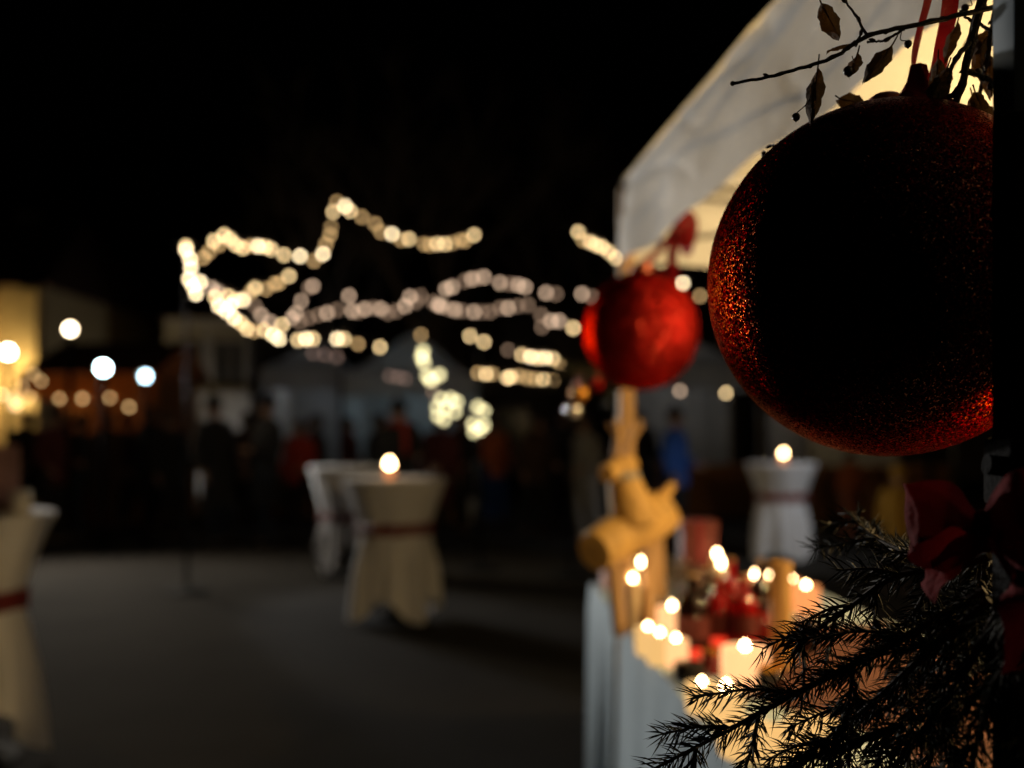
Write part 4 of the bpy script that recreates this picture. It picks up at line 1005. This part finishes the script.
# ------------------------------------------------------------------ people
def person(loc, face, coatm, trm, label, height=1.75, hat=None, pose=0, scarf=None, long=False, held=False, seed=0):
    rnd = random.Random(seed); s = height / 1.75
    t = empty('person', loc, label, 'person', 'visitors in the background')
    # body: one skinned surface
    J = {'pel': ((0, 0, .95), .125), 'bel': ((0, .0, 1.10), .125), 'che': ((0, .01, 1.30), .14), 'nb': ((0, .015, 1.46), .065), 'nk': ((0, .0, 1.53), .052),
         'jaw': ((0, -.015, 1.58), .072), 'hd': ((0, .0, 1.65), .092), 'tp': ((0, .008, 1.715), .062)}
    E = [('pel', 'bel'), ('bel', 'che'), ('che', 'nb'), ('nb', 'nk'), ('nk', 'jaw'), ('jaw', 'hd'), ('hd', 'tp')]
    hands = []
    for sd, n in ((-1, 'l'), (1, 'r')):
        bend = pose if (pose and sd == 1) else rnd.choice((0, 0, .4))
        el = (sd * .235, .03 - .02 * bend, 1.15); wr = (sd * (.25 - .07 * bend), -.06 - .20 * bend, .93 + .22 * bend)
        dv = (Vector(wr) - Vector(el)).normalized(); ha = Vector(wr) + dv * .07
        J['s' + n] = ((sd * .165, .015, 1.41), .062); J['e' + n] = (el, .045); J['w' + n] = (wr, .028); J['h' + n] = (tuple(ha), .036)
        E += [('che', 's' + n), ('s' + n, 'e' + n), ('e' + n, 'w' + n), ('w' + n, 'h' + n)]
        st = rnd.uniform(-.06, .06) * sd
        J['p' + n] = ((sd * .095, 0, .88), .088); J['k' + n] = ((sd * .10, -.02 + st, .50), .058); J['a' + n] = ((sd * .10, .02 + st, .09), .040); J['t' + n] = ((sd * .115, -.13 + st, .035), .034)
        E += [('pel', 'p' + n), ('p' + n, 'k' + n), ('k' + n, 'a' + n), ('a' + n, 't' + n)]
        hands.append((sd, ha, dv, n))
    keys = list(J); me = bpy.data.meshes.new('skeleton')
    me.from_pydata([J[k][0] for k in keys], [(keys.index(a), keys.index(b)) for a, b in E], [])
    tmp = bpy.data.objects.new('skeleton', me); col.objects.link(tmp)
    sk = tmp.modifiers.new('skin', 'SKIN'); sk.use_smooth_shade = True
    for i, k in enumerate(keys):
        dta = me.skin_vertices[0].data[i]; r = J[k][1]; dta.radius = (r, r * (.78 if k in ('che', 'bel', 'pel') else 1)); dta.use_root = (k == 'pel')
    ss = tmp.modifiers.new('sub', 'SUBSURF'); ss.levels = 1; ss.render_levels = 1
    dg = bpy.context.evaluated_depsgraph_get(); ev = tmp.evaluated_get(dg); em = ev.to_mesh()
    body = MB(); body.add([v.co.copy() for v in em.vertices], [tuple(p.vertices) for p in em.polygons]); ev.to_mesh_clear()
    bpy.data.objects.remove(tmp); bpy.data.meshes.remove(me)
    body.ball((0, -.095, 1.625), (.014, .022, .024), 8, 6)
    for sd in (-1, 1): body.ball((sd * .088, .005, 1.635), (.012, .02, .03), 8, 6)
    for sd, ha, dv, n in hands:
        side = Vector((0, 1, 0)); side = (side - dv * side.dot(dv)).normalized(); inn = dv.cross(side) * sd
        for k in range(4):
            L = (.068, .078, .072, .056)[k]; b0 = ha + side * (.022 - .015 * k) * -1 + dv * .015
            body.tube([b0, b0 + dv * L * .5, b0 + dv * L * .85 - inn * .012, b0 + dv * L * .95 - inn * .026], [.009, .0085, .008, .006], 6)
        b0 = ha - side * .026 - dv * .02; body.tube([b0, b0 - side * .022 + dv * .025, b0 - side * .024 + dv * .055], [.011, .010, .007], 6)
    parts = [('body', body, 'skin', None)]
    co = MB()
    hem = .52 if long else .80
    rings = [(.225 if long else .195, hem, .9), (.19, .92, .85), (.178, 1.08, .82), (.205, 1.28, .78), (.205, 1.38, .72), (.15, 1.455, .72), (.085, 1.50, .9), (.075, 1.535, .95)]
    vs = []; n = 28
    for r, z, ky in rings:
        for k in range(n):
            a = 2 * pi * k / n; rr = r * (1 + .03 * noise.noise(Vector((cos(a) * 3, sin(a) * 3, z * 5 + seed))))
            vs.append((rr * cos(a), rr * ky * sin(a) + .008, z))
    fs = [(i * n + k, i * n + (k + 1) % n, (i + 1) * n + (k + 1) % n, (i + 1) * n + k) for i in range(len(rings) - 1) for k in range(n)]
    co.add(vs, fs)
    for nn in 'lr':
        sh, el, wr = Vector(J['s' + nn][0]), Vector(J['e' + nn][0]), Vector(J['w' + nn][0])
        co.tube(spline([sh + Vector((-.05 if nn == 'r' else .05, 0, .005)), sh, el, wr], 5), [.085] * 5 + [.088, .084, .08, .076, .072] + [.068, .064, .060, .056, .052, .05], 12)
    parts.append(('coat', co, coatm, None))
    tr = MB()
    for nn in 'lr':
        p, k, a = (Vector(J[q + nn][0]) for q in 'pka')
        tr.tube(spline([p + Vector((0, 0, .08)), k, a + Vector((0, 0, .02))], 6), [.118, .115, .11, .103, .095, .088, .08, .076, .073, .07, .068, .066, .064], 12)
    parts.append(('trousers', tr, trm, None))
    sh = MB()
    for nn in 'lr':
        a, q = Vector(J['a' + nn][0]), Vector(J['t' + nn][0])
        sh.tube([a + Vector((0, .045, -.05)), a + Vector((0, .0, -.040)), q + Vector((0, .03, .008)), q + Vector((0, -.03, .0))], [.036, .050, .042, .030], 12)
    parts.append(('shoes', sh, 'shoe', None))
    ha = MB()
    if hat:
        ha.lathe([(.104, 1.655), (.112, 1.67), (.112, 1.70), (.106, 1.705), (.104, 1.74), (.082, 1.785), (.03, 1.805)], (0, .008, 0), 24); ha.ball((0, .008, 1.825), .03, 10, 8)
        parts.append(('hat', ha, hat, None))
    else:
        ha.ball((0, .022, 1.668), (.104, .104, .098), 20, 14); ha.ball((0, .055, 1.60), (.085, .06, .09), 16, 10)
        parts.append(('hair', ha, 'hair', None))
    if scarf:
        sc = MB(); ring = [(.095 * cos(a), .09 * sin(a) + .005, 1.515 + .012 * sin(2 * a)) for a in [2 * pi * k / 20 for k in range(21)]]
        sc.tube(ring, .034, 8, caps=False); sc.tube([(.04, -.09, 1.50), (.06, -.16, 1.38), (.05, -.165, 1.15)], [.03, .035, .03], 8)
        parts.append(('scarf', sc, scarf, None))
    for sd in (-1, 1):
        ey = MB(); ey.ball((sd * .033, -.082, 1.648), .011, 8, 6); parts.append(('eye', ey, 'eye', None))
    Rz = Matrix.Rotation(face, 3, 'Z') @ Matrix.Rotation(rnd.uniform(-.05, .09), 3, 'X') @ Matrix.Rotation(rnd.uniform(-.05, .05), 3, 'Y')
    for nm, b, mm, _ in parts:
        b.v = [Rz @ (v * s) + Vector(loc) for v in b.v]
        b.build(nm, M[mm], t)
    return t
def pp(px, d): return gpos(px, d)
person(pp(222, 12.6), 0.9, 'coat_black', 'jeans', 'person in a long black coat and cap, left of a pair', 1.86, 'coat_black', .5, None, True, seed=1)
person(pp(262, 12.5), -.9, 'coat_black', 'jeans', 'person in a black jacket facing the long coat, right of the pair', 1.88, 'coat_navy', 1, None, True, seed=2)
person(pp(106, 14.5), .4, 'coat_brown', 'coat_brown', 'person in a brown jacket before the orange awnings', 1.72, None, 0, None, seed=3)
person(pp(150, 13.8), 2.6, 'coat_black', 'coat_black', 'person in black seen from behind below the floodlights', 1.80, None, 0, None, True, seed=4)
person(pp(48, 12.6), 1.2, 'coat_maroon', 'coat_black', 'person in a maroon jacket at the left near the yellow house', 1.74, 'coat_black', .7, None, seed=5)
person(pp(78, 13.2), -1.2, 'coat_black', 'jeans', 'bareheaded person in a black jacket right of the maroon one', 1.70, None, .3, None, seed=6)
person(pp(294, 13.5), -.4, 'coat_red', 'coat_black', 'person in a red jacket behind the half hidden table', 1.62, None, .6, None, seed=7)
person(pp(405, 12.2), .2, 'coat_black', 'coat_black', 'person in dark clothes with a red scarf behind the middle candle', 1.80, 'coat_black', .8, 'coat_red', seed=8)
person(pp(434, 13), 2.9, 'coat_maroon', 'coat_black', 'person in a dark maroon coat under the bunches of globe lights', 1.70, None, 0, None, True, seed=9)
person(pp(497, 15.5), .5, 'coat_orange', 'coat_blue', 'person in an orange jacket and blue trousers in the middle distance', 1.66, None, .3, None, seed=10)
person(pp(590, 13), -1.0, 'coat_grey', 'coat_grey', 'person in pale grey left of the log reindeer', 1.66, None, .6, None, seed=11)
person(pp(676, 12.5), 1.0, 'coat_blue', 'coat_black', 'person in a blue jacket behind the counter candles', 1.72, 'coat_black', .6, None, seed=12)
person(pp(850, 13), .3, 'coat_rust', 'coat_rust', 'child in rust clothes beside the right cocktail table', 1.2, None, 0, None, seed=14)
person(pp(898, 9.0), -.5, 'coat_mustard', 'coat_black', 'child in a mustard jacket below the huge bauble', 1.12, 'coat_mustard', 0, None, seed=13)
person(pp(557, 15), 2.5, 'coat_black', 'coat_black', 'person in black far behind the lowest yellow bulbs', 1.76, 'coat_navy', 0, None, True, seed=15)
person(pp(645, 14.5), .4, 'coat_black', 'coat_black', 'person in black left of the blue jacket', 1.76, None, .4, None, seed=16)

person(pp(22, 13.6), -.3, 'coat_black', 'coat_black', 'person in black at the far left edge, under the white lamp', 1.74, None, .4, None, True, seed=21)
person(pp(126, 15.0), 1.8, 'coat_navy', 'coat_black', 'person in navy squeezed between brown and black jackets', 1.68, 'coat_maroon', .3, None, seed=22)
person(pp(64, 14.8), -2.4, 'coat_brown', 'coat_black', 'person in brown behind the maroon jacket', 1.66, None, 0, None, seed=23)
person(pp(385, 13.6), 1.1, 'coat_black', 'jeans', 'person in black left of the red scarf', 1.70, None, .5, None, seed=24)

person(pp(176, 13.2), .8, 'coat_black', 'coat_black', 'person in black between the orange hut and the black coats', 1.70, None, .4, None, seed=31)
person(pp(243, 13.6), 2.8, 'coat_brown', 'coat_black', 'person in brown half hidden between the two black coats', 1.72, None, .3, None, seed=32)
person(pp(322, 14.2), -1.4, 'coat_black', 'jeans', 'person in black right of the red jacket', 1.70, None, .5, None, seed=33)
person(pp(352, 14.6), 1.5, 'coat_maroon', 'coat_black', 'person in maroon right of the half hidden table', 1.66, None, .5, None, seed=34)
person(pp(463, 14), -.8, 'coat_black', 'coat_black', 'person in black beside the orange jacket', 1.74, None, .3, None, True, seed=35)
person(pp(532, 13.8), .5, 'coat_brown', 'coat_black', 'person in brown right of the orange jacket', 1.68, None, .6, None, seed=36)

# ------------------------------------------------------------------ camera
cd = bpy.data.cameras.new('camera'); cam = bpy.data.objects.new('camera', cd); col.objects.link(cam)
cam.location = (0, 0, H); cam.rotation_euler = (pi / 2, 0, 0)
cd.sensor_width = 36; cd.lens = 35; cd.shift_y = (HY - 384) / 1024
cd.clip_start = .02; cd.clip_end = 800
cd.dof.use_dof = True; cd.dof.focus_distance = .77; cd.dof.aperture_fstop = 2.6; cd.dof.aperture_blades = 0
scene.camera = cam

scene.view_settings.view_transform = 'Standard'; scene.view_settings.look = 'None'
scene.view_settings.exposure = 0; scene.view_settings.gamma = 1; scene.view_settings.use_curve_mapping = False
scene.render.engine = 'CYCLES'
cy = scene.cycles
cy.use_denoising = True
try: cy.denoiser = 'OPENIMAGEDENOISE'
except Exception: pass
cy.use_adaptive_sampling = False
cy.max_bounces = 6; cy.diffuse_bounces = 3; cy.glossy_bounces = 3; cy.transmission_bounces = 6; cy.transparent_max_bounces = 6
cy.sample_clamp_indirect = 3.0
cy.caustics_reflective = False; cy.caustics_refractive = False
